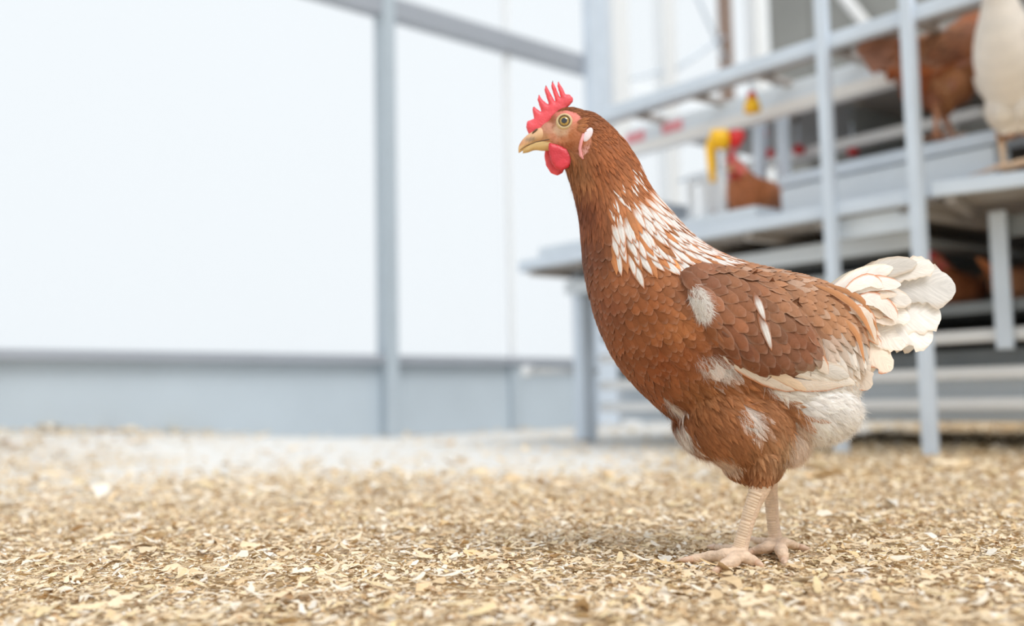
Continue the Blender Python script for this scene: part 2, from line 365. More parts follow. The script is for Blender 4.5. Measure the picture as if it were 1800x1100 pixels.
# right landing platform, a little askew to the rack
PP = empty('landing_platform', (1.0, 2.46, 0), label='grey steel landing platform under the white breasted hen at right', category='platform')
def Bf(s, d, z):
    a = Vector((0.83, -0.56, 0)).normalized(); n = Vector((0.56, 0.83, 0)).normalized()
    return Vector((1.005, 2.47, 0)) + a * s + n * d + Vector((0, 0, z))
def pb(name, *a, **k):
    o = box(name, *a, fn=Bf, **k); o.parent = PP; o.matrix_parent_inverse = Matrix.Translation(-Vector(PP.location)); return o
pb('front_edge', 0.025, 0.9, -0.014, 0.012, 0.628, 0.664, M_STEEL, bev=0.006)
pb('deck', 0.025, 0.9, 0.013, 0.52, 0.636, 0.648, M_STEELD)
for i in range(4): pb('joist', 0.05 + i * 0.22, 0.075 + i * 0.22, 0.015, 0.50, 0.612, 0.635, M_STEELD)
pb('leg', 0.115, 0.155, 0.205, 0.235, 0.262, 0.611, M_STEEL, bev=0.004)
# pipe with a white cap running low behind the left leg
pp_ = mesh_from('water_pipe', *tube([A(1.62, 0.45, 0.262), A(1.60, 0.09, 0.262)], [0.011, 0.011], 14), None, M_RAIL)
tag(pp_, label='pale horizontal pipe with rounded white cap left of the rack leg', category='pipe')
cap = mesh_from('end_cap', *tube([A(1.60, 0.11, 0.262), A(1.60, 0.10, 0.262), A(1.598, 0.065, 0.262), A(1.597, 0.058, 0.262)], [0.014, 0.021, 0.021, 0.012], 14), None, M_WHITE)
cap.parent = pp_

# drinkers ---------------------------------------------------------
def drinker(pos, scale, label, full=True, group=None):
    t = empty('drinker', pos, label=label, category='drinker')
    if group: t['group'] = group
    def P(x, y, z): return Vector((x, y, z)) * scale
    if full:
        o = mesh_from('float_cap', *tube([P(0, 0, .035), P(.008, 0, .032), P(.04, 0, .03), P(.048, 0, .026)], [.012 * scale, .026 * scale, .03 * scale, .02 * scale], 14), t, M_RED)
        o = mesh_from('body', *tube([P(-.05, 0, .03), P(-.045, 0, .03), P(0, 0, .03), P(.004, 0, .03)], [.02 * scale, .03 * scale, .032 * scale, .02 * scale], 14), t, M_YEL)
        o = mesh_from('arm', *tube([P(-.045, 0, .03), P(-.052, 0, 0), P(-.05, 0, -.05), P(-.046, 0, -.10)], [.014 * scale, .014 * scale, .012 * scale, .010 * scale], 12), t, M_YEL)
    else:
        o = mesh_from('body', *tube([P(0, 0, -.04), P(0, 0, -.034), P(0, 0, 0), P(0, 0, .012)], [.02 * scale, .03 * scale, .024 * scale, .014 * scale], 14), t, M_YEL)
        o = mesh_from('float_cap', *tube([P(0, 0, .012), P(0, 0, .02), P(0, 0, .034)], [.016 * scale, .017 * scale, .008 * scale], 14), t, M_RED)
        o = mesh_from('hanger', *tube([P(0, 0, .034), P(0, 0, .10)], [.003, .003], 6), t, M_STEEL)
    return t
drinker(W(1278, 262, 2.88), 0.95, 'large yellow drinker with red cap hanging above the red-headed hen')
drinker(W(1322, 178, 2.9), 0.85, 'small yellow bell with red top in front of the upper panel', False)
def red_cup(px, py, y, r, label):
    p = W(px, py, y); z = Vector((0, 0, 1))
    t = mesh_from('drinker_cup', *tube([p - z * r * .8, p - z * r * .6, p + z * r * .3, p + z * r * .7], [r * .5, r, r * .9, r * .4], 12), None, M_RED)
    tag(t, label=label, category='drinker cup')
    pi = mesh_from('supply_tube', *tube([p + z * r * .6, p + z * .09], [.004, .004], 6), t, M_STEEL)
red_cup(1352, 270, 3.25, 0.018, 'red drinker cup between the two inner posts, lower one')
red_cup(1346, 234, 3.3, 0.014, 'small red drinker cup between the two inner posts, upper one')
red_cup(1404, 262, 3.3, 0.02, 'red drinker cup just left of the second front post')
red_cup(1499, 265, 3.2, 0.018, 'red drinker cup in the dark bay between the two front posts')
# faded labels stuck to the hanging panel
for s0, z0, lab in ((0.93, 1.02, 'faded red sticker on the panel above the nest curtain'), (1.10, 1.02, 'faded red sticker on the panel nearest the large hen')):
    o = box('sticker', s0, s0 + 0.085, 0.198, 0.204, z0 + .012, z0 + 0.044, M_PINK, bev=0.0005, label=lab, category='sticker')

# nest curtain and the small things on the middle tier
nc = empty('nest_curtain', A(0.9, 0.28, 0.70), label='white nest curtain hanging on the middle tier beside the red-headed hen', category='curtain')
def curtain_strip(s0, s1, ph):
    n = 14; V = []; Fc = []
    for j in range(n + 1):
        s = s0 + (s1 - s0) * j / n; d = 0.28 + 0.004 * math.sin(j * 1.3 + ph)
        V += [A(s, d, 0.704), A(s, d, 0.882)]
    for j in range(n): Fc.append((2 * j, 2 * j + 2, 2 * j + 3, 2 * j + 1))
    o = mesh_from('curtain_strip', V, Fc, None, M_WHITE)
    md = o.modifiers.new('thick', 'SOLIDIFY'); md.thickness = 0.004
    o.parent = nc; o.matrix_parent_inverse = Matrix.Translation(-Vector(nc.location))
for i in range(3): curtain_strip(0.82 + i * 0.064, 0.80 + i * 0.064 + 0.061, i * 1.7)
o = tube_obj('curtain_rod', [A(0.81, 0.28, 0.884), A(1.02, 0.28, 0.884)], [0.005, 0.005], M_STEEL); o.parent = nc; o.matrix_parent_inverse = Matrix.Translation(-Vector(nc.location))
box('nest_box', 1.22, 1.38, 0.35, 0.55, 0.703, 0.86, M_PANEL, bev=0.006, label='pale grey nest box on the tier left of the white curtain', category='nest box')

#@@HEN
# ================================================================== THE HEN (standing side-on, facing left)
HL = empty('hen', W(1330, 985), label='large brown and white laying hen standing in sharp focus on the shavings', category='hen')
def hp(o):                     # parent to the hen, keeping world placement
    o.parent = HL; o.matrix_parent_inverse = Matrix.Translation(-Vector(HL.location)); return o
def sub(o, p):                 # p sits at the same world frame as the hen's parts
    o.parent = p; return o

def loft(sec, n_ring, n_len, expo=1.0):
    """sec rows: ventral px,py, dorsal px,py, half width in px"""
    S = spline(sec, n_len); V = []; Fc = []
    for row in S:
        a = W(row[0], row[1]); b = W(row[2], row[3]); mid = (a + b) / 2; h = (b - a) / 2; hw = row[4] * K
        for k in range(n_ring):
            t = 2 * math.pi * k / n_ring
            V.append(mid + h * math.cos(t) + Vector((0, -1, 0)) * hw * math.sin(t))
    n = n_ring
    for i in range(len(S) - 1):
        for k in range(n):
            k2 = (k + 1) % n; Fc.append((i * n + k, (i + 1) * n + k, (i + 1) * n + k2, i * n + k2))
    Fc.append(tuple(range(n))); Fc.append(tuple((len(S) - 1) * n + k for k in range(n - 1, -1, -1)))
    return V, Fc
def ellipsoid(px, py, ra, rb_, rw, rot=0.0, y=0.0, seg=28):
    """ra,rb_ in-plane radii (px) with rot degrees clockwise, rw half width (px), y sideways offset (px)"""
    c = W(px, py); cr = math.radians(rot); V = []; Fc = []; nr = seg // 2
    ax = Vector((math.cos(cr), 0, -math.sin(cr))); bx = Vector((math.sin(cr), 0, math.cos(cr)))
    for i in range(nr + 1):
        ph = math.pi * i / nr
        for k in range(seg):
            t = 2 * math.pi * k / seg
            V.append(c + Vector((0, y * K, 0)) + ax * (ra * K * math.cos(ph)) + bx * (rb_ * K * math.sin(ph) * math.cos(t)) + Vector((0, rw * K * math.sin(ph) * math.sin(t), 0)))
    for i in range(nr):
        for k in range(seg):
            k2 = (k + 1) % seg; Fc.append((i * seg + k, (i + 1) * seg + k, (i + 1) * seg + k2, i * seg + k2))
    return V, Fc
BODY = [  # ventral x,y, dorsal x,y, half width
    (984, 262, 1022, 194, 30), (988, 278, 1050, 202, 33), (998, 306, 1086, 234, 42), (1010, 345, 1118, 278, 52), (1019, 385, 1142, 328, 64), (1023, 430, 1176, 374, 80),
    (1029, 480, 1212, 414, 97), (1040, 530, 1250, 442, 112), (1058, 585, 1294, 461, 124), (1090, 645, 1340, 472, 130), (1140, 700, 1388, 482, 132),
    (1200, 748, 1430, 492, 128), (1275, 780, 1464, 506, 116), (1350, 790, 1490, 522, 100), (1420, 782, 1508, 545, 82), (1468, 752, 1518, 575, 62), (1490, 715, 1516, 610, 40), (1500, 690, 1512, 640, 20)]
def legs_shape():
    T = []
    yn, yf = Y0 - 0.045, Y0 + 0.045
    # shanks with scute ridges
    for (P, y) in (([(1345, 800, 24), (1338, 850, 19), (1327, 880, 14.5), (1318, 905, 13), (1309, 935, 12.5), (1303, 958, 13.5), (1299, 976, 15.5), (1296, 984, 12)], yn),
                   ([(1348, 800, 22), (1352, 850, 15), (1356, 880, 12), (1358, 905, 11), (1361, 930, 11), (1364, 948, 12.5), (1366, 960, 13), (1367, 966, 10)], yf)):
        S = spline(P, 60); pts = [W(r[0], r[1], y) for r in S]; kk = y / F
        T.append(tube(pts, [r[2] * kk for r in S], 14))
    # toes: start near ankle, ground pixels
    def toe(a, ya, tips, r0_, r1_, z0=0.0125):
        P = [tuple(W(*a, ya))] + [tuple(G(px, py, z)) for px, py, z in tips]
        S = spline(P, 26); n = len(S)
        rr = []
        for i in range(n):
            f = i / (n - 1); r = r0_ + (r1_ - r0_) * f; r *= 1 + 0.10 * math.cos(f * math.pi * 2 * 3.2)
            rr.append(r * 0.00057 * (0.6 if i in (0, n - 1) else 1))
        T.append(tube([Vector(p) for p in S], rr, 12))
    toe((1296, 972), yn, [(1272, 976, .012), (1245, 978, .009), (1214, 983, .006)], 13, 7)
    toe((1298, 976), yn, [(1288, 985, .011), (1274, 993, .008), (1262, 1000, .005)], 13, 8)
    toe((1302, 974), yn, [(1312, 980, .011), (1325, 986, .007), (1333, 990, .005)], 12, 7)
    toe((1298, 970), yn, [(1290, 966, .012), (1276, 964, .010), (1258, 962, .006)], 11, 6)
    toe((1364, 958), yf, [(1348, 962, .011), (1334, 966, .008), (1318, 971, .005)], 12, 7)
    toe((1368, 960), yf, [(1374, 968, .012), (1377, 977, .009), (1378, 984, .005)], 12, 8)
    toe((1366, 956), yf, [(1380, 953, .015), (1394, 957, .010), (1408, 962, .006)], 10, 6)
    toe((1364, 955), yf, [(1352, 953, .012), (1340, 951, .010), (1326, 949, .006)], 10, 6)
    return T
def head_shape():
    return [ellipsoid(1004, 226, 42, 38, 30, 12), ellipsoid(1010, 246, 32, 34, 30, 0), ellipsoid(976, 236, 30, 24, 20, 18), ellipsoid(992, 252, 26, 20, 22, 10),
            ellipsoid(962, 240, 20, 17, 13, 20)]
def torso_extra():
    out = []
    for sy in (-1, 1):
        out.append(ellipsoid(1290, 735, 92, 78, 62, 35, sy * 55)); out.append(ellipsoid(1322, 808, 48, 46, 42, 0, sy * 36)); out.append(ellipsoid(1290, 792, 62, 34, 44, 37, sy * 34)); out.append(ellipsoid(1364, 776, 46, 42, 44, 0, sy * 40))
        out.append(ellipsoid(1240, 760, 56, 40, 46, 40, sy * 40))
        out.append(ellipsoid(1420, 722, 78, 56, 66, 0, sy * 34))
    out.append(ellipsoid(1300, 785, 74, 46, 60, 32))
    return out
def voxel_body(name, shapes, vox, smooth_it=6):
    bm = bmesh.new()
    for V, Fc in shapes:
        vs = [bm.verts.new(v) for v in V]
        for f in Fc:
            try: bm.faces.new([vs[i] for i in f])
            except ValueError: pass
    bmesh.ops.remove_doubles(bm, verts=bm.verts[:], dist=1e-6)
    bmesh.ops.recalc_face_normals(bm, faces=bm.faces)
    me = bpy.data.meshes.new(name + '_raw'); bm.to_mesh(me); bm.free()
    o = bpy.data.objects.new(name, me); COL.objects.link(o)
    md = o.modifiers.new('r', 'REMESH'); md.mode = 'VOXEL'; md.voxel_size = vox
    ms = o.modifiers.new('s', 'SMOOTH'); ms.factor = 0.5; ms.iterations = smooth_it
    dg = bpy.context.evaluated_depsgraph_get(); dg.update()
    me2 = bpy.data.meshes.new_from_object(o.evaluated_get(dg)); me2.name = name
    o.modifiers.clear(); o.data = me2; bpy.data.meshes.remove(me)
    me2.polygons.foreach_set('use_smooth', [True] * len(me2.polygons))
    return o
def bvh_of(me, mtx=None):
    V = [v.co.copy() for v in me.vertices]; Pf = [tuple(p.vertices) for p in me.polygons]
    return BVHTree.FromPolygons(V, Pf)

# colour of the plumage, sampled over the bird's side (side-view unit coordinates)
CP = np.array([(1020, 195, 158, 92, 50), (1080, 240, 180, 104, 56), (1050, 290, 172, 98, 52), (1020, 300, 170, 112, 70), (1028, 350, 138, 76, 46), (1090, 330, 196, 124, 76), (1130, 310, 190, 112, 62),
    (1028, 430, 132, 76, 50), (1140, 440, 205, 130, 78), (1100, 470, 178, 108, 66), (1062, 520, 152, 88, 56), (1130, 530, 172, 100, 54), (1080, 600, 158, 90, 50), (1150, 620, 158, 86, 44), (1180, 560, 196, 122, 70),
    (1120, 680, 160, 92, 54), (1170, 735, 146, 86, 50), (1220, 490, 172, 110, 78), (1300, 500, 178, 114, 76), (1280, 600, 156, 92, 60), (1350, 640, 148, 86, 54), (1400, 590, 166, 102, 68),
    (1280, 445, 205, 142, 98), (1350, 460, 200, 140, 98), (1410, 490, 200, 140, 98), (1450, 530, 202, 142, 98), (1500, 560, 208, 152, 112), (1480, 600, 214, 170, 134),
    (1225, 690, 188, 124, 76), (1300, 690, 200, 134, 84), (1280, 760, 198, 134, 88), (1380, 720, 204, 144, 98), (1335, 790, 204, 148, 102), (1330, 845, 180, 116, 68), (1390, 790, 218, 180, 142), (1190, 600, 178, 104, 58),
    (1500, 640, 236, 214, 192), (1440, 660, 240, 230, 218)], float)
CPX = CP[:, :2]; CPC = np.array([lin(c) for c in CP[:, 2:]])
def base_col(px, py):
    d = ((CPX - (px, py)) ** 2).sum(1); w_ = 1.0 / (d + 120.0) ** 1.6
    c = (CPC * w_[:, None]).sum(0) / w_.sum() * .85
    c = c + (c.mean() - c) * .05; return c * np.array([1.0, 1.0, .99])
WHITE = np.array(lin((250, 245, 240))); CREAM = np.array(lin((238, 218, 200))); CR2 = np.array(lin((247, 239, 230))); ORANGE = np.array(lin((196, 116, 60)))
def inpoly(px, py, P):
    c = False; j = len(P) - 1
    for i in range(len(P)):
        xi, yi = P[i]; xj, yj = P[j]
        if (yi > py) != (yj > py) and px < (xj - xi) * (py - yi) / (yj - yi) + xi: c = not c
        j = i
    return c
def ell(px, py, cx, cy, rx, ry, rot):
    a = math.radians(rot); dx, dy = px - cx, py - cy
    u = (dx * math.cos(a) + dy * math.sin(a)) / rx; v = (-dx * math.sin(a) + dy * math.cos(a)) / ry
    return u * u + v * v
PATCH = [(1233, 530, 16, 26, -25), (1254, 640, 30, 19, 20), (1180, 712, 20, 6, 38), (1316, 738, 15, 26, -30), (1205, 768, 8, 22, -10), (1236, 466, 14, 4, 12)]
PATCH_TAN = [(1270, 812, 30, 14, 25), (1375, 560, 9, 20, -30)]
ABD = [(1335, 672), (1400, 664), (1500, 664), (1530, 700), (1520, 765), (1480, 800), (1440, 800), (1425, 770), (1415, 735), (1385, 702), (1350, 688)]
ABD2 = [(1425, 770), (1415, 735), (1395, 745), (1385, 790), (1378, 830), (1420, 830), (1480, 800)]
def plum_col(px, py, soft=1.0):
    c = base_col(px, py); n_ = noise.noise(Vector((px * .03, py * .03, 0))); n2 = noise.noise(Vector((px * .08, py * .08, 5))); jx = px + 6 * n2; jy = py + 6 * noise.noise(Vector((px * .08, py * .08, 9)))
    c = c * (1 + 0.13 * n_)
    for e in PATCH:
        q = ell(jx, jy, *e)
        if q < 1.5: c = c + (WHITE - c) * min(1, (1.5 - q) / 0.7) * soft
    for e in PATCH_TAN:
        q = ell(jx, jy, *e)
        if q < 1.4: c = c + (CREAM - c) * min(1, (1.4 - q) / 0.8) * 0.8
    if inpoly(jx, jy, ABD): c = WHITE * 0.98
    elif inpoly(jx, jy, ABD2): c = CREAM * (0.95 + .1 * n2)
    return c
FL = np.array([(1010, 190, 12), (1040, 205, 30), (1060, 215, 45), (1110, 260, 60), (1150, 330, 58), (1200, 390, 44), (1080, 300, 66), (1100, 380, 74), (1140, 420, 60), (1010, 340, 88), (1030, 420, 86),
    (1040, 500, 84), (1060, 580, 66), (1100, 560, 70), (1120, 660, 52), (1170, 720, 46), (1150, 600, 60), (1180, 500, 62), (1160, 470, 52), (1200, 600, 52), (1270, 440, 30), (1340, 460, 22), (1420, 480, 22),
    (1480, 500, 34), (1450, 540, 42), (1500, 540, 50), (1480, 600, 60), (1520, 600, 65), (1220, 680, 45), (1250, 740, 45), (1300, 700, 30), (1330, 780, 62), (1300, 830, 75), (1350, 820, 82), (1220, 790, 52),
    (1380, 760, 60), (1400, 700, 22), (1450, 690, 12), (1500, 720, 28), (1450, 770, 60), (1400, 790, 72), (1250, 480, 34), (1330, 510, 42), (1260, 570, 52), (1330, 620, 58), (1400, 600, 58), (1290, 640, 50),
    (970, 205, -20), (990, 260, 60), (1025, 255, 70), (1000, 285, 80)], float)
FLP = FL[:, :2]; FLV = np.stack([np.cos(np.radians(FL[:, 2])), np.sin(np.radians(FL[:, 2]))], 1)
def flow(px, py):
    d = ((FLP - (px, py)) ** 2).sum(1); w_ = 1.0 / (d + 60.0) ** 1.5
    v = (FLV * w_[:, None]).sum(0); return v / np.linalg.norm(v)
FACE = [(948, 215), (962, 206), (978, 197), (996, 194), (1014, 199), (1026, 212), (1034, 226), (1040, 245), (1034, 268), (1022, 276), (1010, 268), (1000, 262), (975, 262), (945, 262)]
FP = np.array([(965, 222, 196, 138, 116), (980, 230, 218, 184, 158), (990, 232, 214, 178, 150), (1005, 198, 226, 130, 120), (1018, 206, 222, 132, 118), (985, 198, 206, 122, 104), (968, 210, 150, 90, 60), (972, 240, 204, 140, 112),
               (960, 246, 200, 150, 110), (990, 246, 196, 128, 88), (1005, 238, 176, 108, 68), (1018, 224, 192, 122, 84), (1003, 255, 158, 92, 52), (1020, 250, 170, 104, 64), (985, 258, 180, 110, 80), (1026, 268, 214, 160, 150), (1014, 262, 150, 92, 56)], float)
FPC = np.array([lin(c) for c in FP[:, 2:]])
LEGC = np.array(lin((222, 194, 168)))
def skin_col(P):
    px, py = keypx(P)
    if P[2] < W(1330, 846).z:
        if py > 854 + 4 * math.sin(px * 1.3) + 2 * math.sin(px * 3.1): return LEGC * (1 + .05 * math.sin(py * .9))
    if px < 1040 and py < 290 and inpoly(px, py, FACE):
        d = ((FP[:, :2] - (px, py)) ** 2).sum(1); w_ = 1 / (d + 12.0) ** 1.8
        return (FPC * w_[:, None]).sum(0) / w_.sum()
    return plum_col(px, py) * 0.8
def paint(o, fn):
    me = o.data; n = len(me.vertices); co_ = np.zeros(n * 3, dtype=np.float64); me.vertices.foreach_get('co', co_); co_ = co_.reshape(-1, 3)
    c = np.ones((n, 4), dtype=np.float32)
    for i in range(n): c[i, :3] = fn(co_[i])
    a = me.color_attributes.new('col', 'FLOAT_COLOR', 'POINT'); a.data.foreach_set('color', c.ravel())
body = voxel_body('body', [loft(BODY, 40, 60)] + head_shape() + torso_extra() + legs_shape(), 0.0014, 4)
HB = bvh_of(body.data)
paint(body, skin_col); body.data.materials.append(M_BODY); hp(body)

# ---------------------------------------------------------------- feathers
class FM:
    def __init__(s): s.V = []; s.F = []; s.C = []; s.U = []; s.n = 0
    def build(s, name, parent=None, mt=None):
        return mesh_from(name, s.V, s.F, parent, mt or M_FEATHER, True, np.clip(np.array(s.C), 0, 1), s.U)
UCOL5 = [-1, -0.62, 0, 0.62, 1]; UCOL7 = [-1, -0.72, -0.4, 0, 0.4, 0.72, 1]
def prof(v, kind):
    if kind == 'round': return (min(1, (v / .35)) ** .6) * math.sqrt(max(0, 1 - max(0, (v - .62) / .38) ** 2.2)) * (0.75 + .25 * min(1, v / .6))
    if kind == 'hackle': return (min(1, v / .4) ** .7) * (max(0, 1 - max(0, (v - .45) / .55) ** 1.7)) ** .9
    if kind == 'square': return (min(1, v / .3) ** .5) * math.sqrt(max(0, 1 - max(0, (v - .64) / .36) ** 2.6)) * (0.6 + .45 * v)
    return (min(1, v / .3) ** .6) * math.sqrt(max(0, 1 - max(0, (v - .75) / .25) ** 2.2))
def vane(fm, C, N, wid, col, kind='round', style='plain', cup=0.25, rag=0.0, seed=None):
    """C centre line points, N normals, wid half width (m)"""
    UCOL = UCOL7 if style == 'white' or wid > 24 * K else UCOL5
    nl = len(C); b0 = fm.n; sd = int(rng.integers(0, 4000)) if seed is None else seed
    var = 1 + rng.normal(0, .14 if style == 'hackle' else .11)
    for i in range(nl):
        v = i / (nl - 1); t = (C[min(i + 1, nl - 1)] - C[max(i - 1, 0)]).normalized(); s_ = t.cross(N[i]).normalized()
        wv = wid * max(prof(min(v, .995), kind), 0.03)
        for u in UCOL:
            rg = 1 + (rng.uniform(-rag * (2.2 if nl > 20 else 1), rag * .6) * (1 if v > .45 or nl < 20 else .2) if abs(u) == 1 else 0)
            p = C[i] + s_ * (u * wv * rg) - N[i] * (cup * wv * u * u) - t * (abs(u) ** 2 * wv * (0.25 if wid < 20 * K else .08) if v > .5 else 0)
            fm.V.append(p)
            c = np.array(col) * var
            if style == 'plain':
                c = c * (0.68 + .37 * v)  # darker roots: shade in the gaps between feathers is put into the colour
                if abs(u) == 1 or v > .97: c = c + (CREAM * .9 - c) * 0.13
                elif u == 0: c = c * 1.05
                if v > .8 and abs(u) < 1: c = c * 0.95
            elif style == 'soft':
                c = c * (0.84 + .20 * v) * (1.04 if u == 0 else 1)  # fainter painted gap shade at the fluff roots
            elif style == 'hackle':      # brown with a fine light shaft
                if u == 0: c = c * 1.15
                if abs(u) == 1: c = c * 1.18
                elif v < .6: c = c * .86
            elif style == 'white':       # white centre, rust border
                k = max(0, min(1, (v - .22) / .25)); wc = WHITE * (0.93 if u else .78)
                c = c + (wc - c) * k * (1 if abs(u) < .5 else (0.35 if abs(u) < .8 else 0.0)) * (1 if v < .85 else .6)
                if abs(u) == 1: c = c * .6 + ORANGE * .4
                if v > .93: c = ORANGE * .9
            elif style == 'cream':
                if abs(u) == 1: c = c * np.array([.93, .82, .70])
                if u == 0: c = c * .96
            elif style == 'rust':        # cream with rust lower edge
                if u == 1: c = ORANGE * 1.1
                elif u == 0.62: c = c * .5 + ORANGE * .5 if False else c
            elif style == 'rustup':
                if u == -1: c = ORANGE * 1.15
            fm.C.append(c); fm.U.append((sd + 0.5 + u * 0.42, v * (1.0)))
    n = len(UCOL)
    for i in range(nl - 1):
        for k in range(n - 1):
            a = b0 + i * n + k; fm.F.append((a, a + 1, a + n + 1, a + n))
    fm.n += nl * n
def surf_line(bvh, p, d, L, nl, h0, h1, bend=0.0):
    """walk along the surface"""
    C = []; N = []; q = Vector(p); d = Vector(d)
    for i in range(nl):
        loc, nor, _, _ = bvh.find_nearest(q)
        if i == 0: last = nor
        nor = (nor + last).normalized(); last = nor
        v = i / (nl - 1); C.append(loc + nor * (h0 + (h1 - h0) * (v ** 0.8))); N.append(nor)
        d = (d - nor * d.dot(nor)); 
        if d.length < 1e-6: d = Vector((0, 0, -1))
        d.normalize(); q = loc + d * (L / (nl - 1))
    return C, N
def sample_surface(me, n):
    tri = []; V = np.array([v.co for v in me.vertices])
    me.calc_loop_triangles(); T = np.array([t.vertices for t in me.loop_triangles])
    a, b, c = V[T[:, 0]], V[T[:, 1]], V[T[:, 2]]; ar = np.linalg.norm(np.cross(b - a, c - a), axis=1)
    idx = rng.choice(len(T), n, p=ar / ar.sum()); r1 = np.sqrt(rng.random(n))[:, None]; r2 = rng.random(n)[:, None]
    P = a[idx] * (1 - r1) + b[idx] * r1 * (1 - r2) + c[idx] * r1 * r2
    N = np.cross(b - a, c - a)[idx]; N /= np.linalg.norm(N, axis=1)[:, None] + 1e-12
    return P, N
def thin(P, R):
    g = {}; keep = []; cs = 0.004
    for i, p in enumerate(P):
        r = R[i]
        if r <= 0: continue
        m_ = int(r / cs) + 1; kx, ky, kz = (int(math.floor(p[j] / cs)) for j in range(3)); ok = True
        for a in range(-m_, m_ + 1):
            for b in range(-m_, m_ + 1):
                for c in range(-m_, m_ + 1):
                    for q in g.get((kx + a, ky + b, kz + c), ()):
                        if (q[0] - p[0]) ** 2 + (q[1] - p[1]) ** 2 + (q[2] - p[2]) ** 2 < r * r: ok = False; break
                    if not ok: break
                if not ok: break
            if not ok: break
        if ok: g.setdefault((kx, ky, kz), []).append(p); keep.append(i)
    return keep
HACK = [(1128, 300), (1150, 318), (1180, 360), (1215, 395), (1262, 438), (1235, 455), (1200, 450), (1165, 448), (1120, 450), (1085, 442), (1062, 402), (1075, 372), (1108, 340)]
WING = [(1186, 470), (1230, 456), (1300, 468), (1370, 502), (1422, 556), (1450, 615), (1452, 650), (1402, 662), (1340, 668), (1290, 645), (1250, 606), (1226, 565), (1206, 522), (1182, 492)]
def region(px, py):
    if py > 849: return None
    if px < 1045 and py < 290 and inpoly(px, py, FACE): return None
    if px < 950: return None
    if py < 250 + 0.0 and px < 1080 or (px < 1052 and py < 262): return 'head'
    if (px - 1010) * 0.9 + (py - 300) * 1.0 < 135 and px < 1170 and py < 425: return 'neck'
    if inpoly(px, py, HACK): return 'hackle'
    if inpoly(px, py, WING): return 'wing'
    if py > 655 + max(0, (1230 - px)) * 0.9 or (px > 1335 and py > 640 and px < 1600) : return 'fluff'
    if px > 1240 and py < 560 + (px - 1400) * .2: return 'back'
    if px > 1440: return 'saddle'
    return 'breast'
#  name: radius, length, half width, kind, style, lift
SPEC = {'head': (2.4, 11, 1.9, 'hackle', 'hackle', .9), 'neck': (5.2, 34, 3.4, 'hackle', 'hackle', 1.5), 'hackle': (9.4, 62, 8.4, 'hackle', 'white', 3.2), 'breast': (10.5, 38, 12.5, 'round', 'plain', 2.2),
        'back': (11.0, 36, 11.5, 'round', 'plain', 3.0), 'saddle': (10.5, 42, 10, 'hackle', 'plain', 3.2), 'fluff': (7.2, 40, 5.0, 'hackle', 'soft', 2.4), 'wing': (16, 30, 10, 'round', 'plain', 1)}
P, Nn = sample_surface(body.data, 60000)
info = []; R = []
for p in P:
    px, py = keypx(p); rg = region(px, py); info.append((px, py, rg)); R.append(SPEC[rg][0] * K if rg else 0)
keep = thin(P, R)
plum = {k: FM() for k in SPEC}
big_hackles = []
for i in keep:
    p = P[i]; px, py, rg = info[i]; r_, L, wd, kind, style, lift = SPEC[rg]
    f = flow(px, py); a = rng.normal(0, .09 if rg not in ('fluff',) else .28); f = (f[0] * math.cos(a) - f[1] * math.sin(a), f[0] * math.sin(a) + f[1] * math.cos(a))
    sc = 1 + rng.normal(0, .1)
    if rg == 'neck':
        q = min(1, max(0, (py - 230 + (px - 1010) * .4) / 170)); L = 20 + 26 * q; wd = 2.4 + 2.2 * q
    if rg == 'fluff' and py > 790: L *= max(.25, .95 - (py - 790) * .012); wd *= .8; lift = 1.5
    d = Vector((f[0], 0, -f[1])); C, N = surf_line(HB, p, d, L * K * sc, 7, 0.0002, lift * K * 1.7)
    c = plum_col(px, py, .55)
    near = p[1] < Y0
    if rg == 'breast':
        # feathers deepen towards the throat side, small and rounded there; longer down the keel
        if py > 640: kind = 'hackle'; 
    if rg == 'hackle' :
        c = np.array(lin((196, 130, 84))) * (1 + rng.normal(0, .1))
        if rng.random() < .24: style = 'hackle'
        if near: big_hackles.append((C, N, wd * K * sc, c, kind, style)); continue
    if rg == 'neck' and rng.random() < .22 and (px - 1010) * 0.9 + (py - 300) > 75 and px > 1062: style = 'white'
    if rg in ('back', 'saddle') and rng.random() < (.10 if px < 1400 else .16): c = c + (CREAM - c) * .28
    if rg == 'saddle': k_ = max(0, min(1, (py - 545) / 55 + (px - 1465) / 110)); c = c + (CR2 * .97 - c) * k_ * rng.uniform(.35, 1)
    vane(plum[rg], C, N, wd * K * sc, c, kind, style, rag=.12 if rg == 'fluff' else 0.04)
names = {'head': 'head_plumage', 'neck': 'neck_plumage', 'hackle': 'hackle_plumage', 'breast': 'breast_plumage', 'back': 'back_plumage', 'saddle': 'saddle_plumage', 'fluff': 'thigh_plumage'}
for k, nm in names.items():
    if plum[k].n: tag(hp(plum[k].build(nm)), kind='stuff')
for h in big_hackles:
    fm = FM(); vane(fm, *h); hp(fm.build('hackle_feather'))

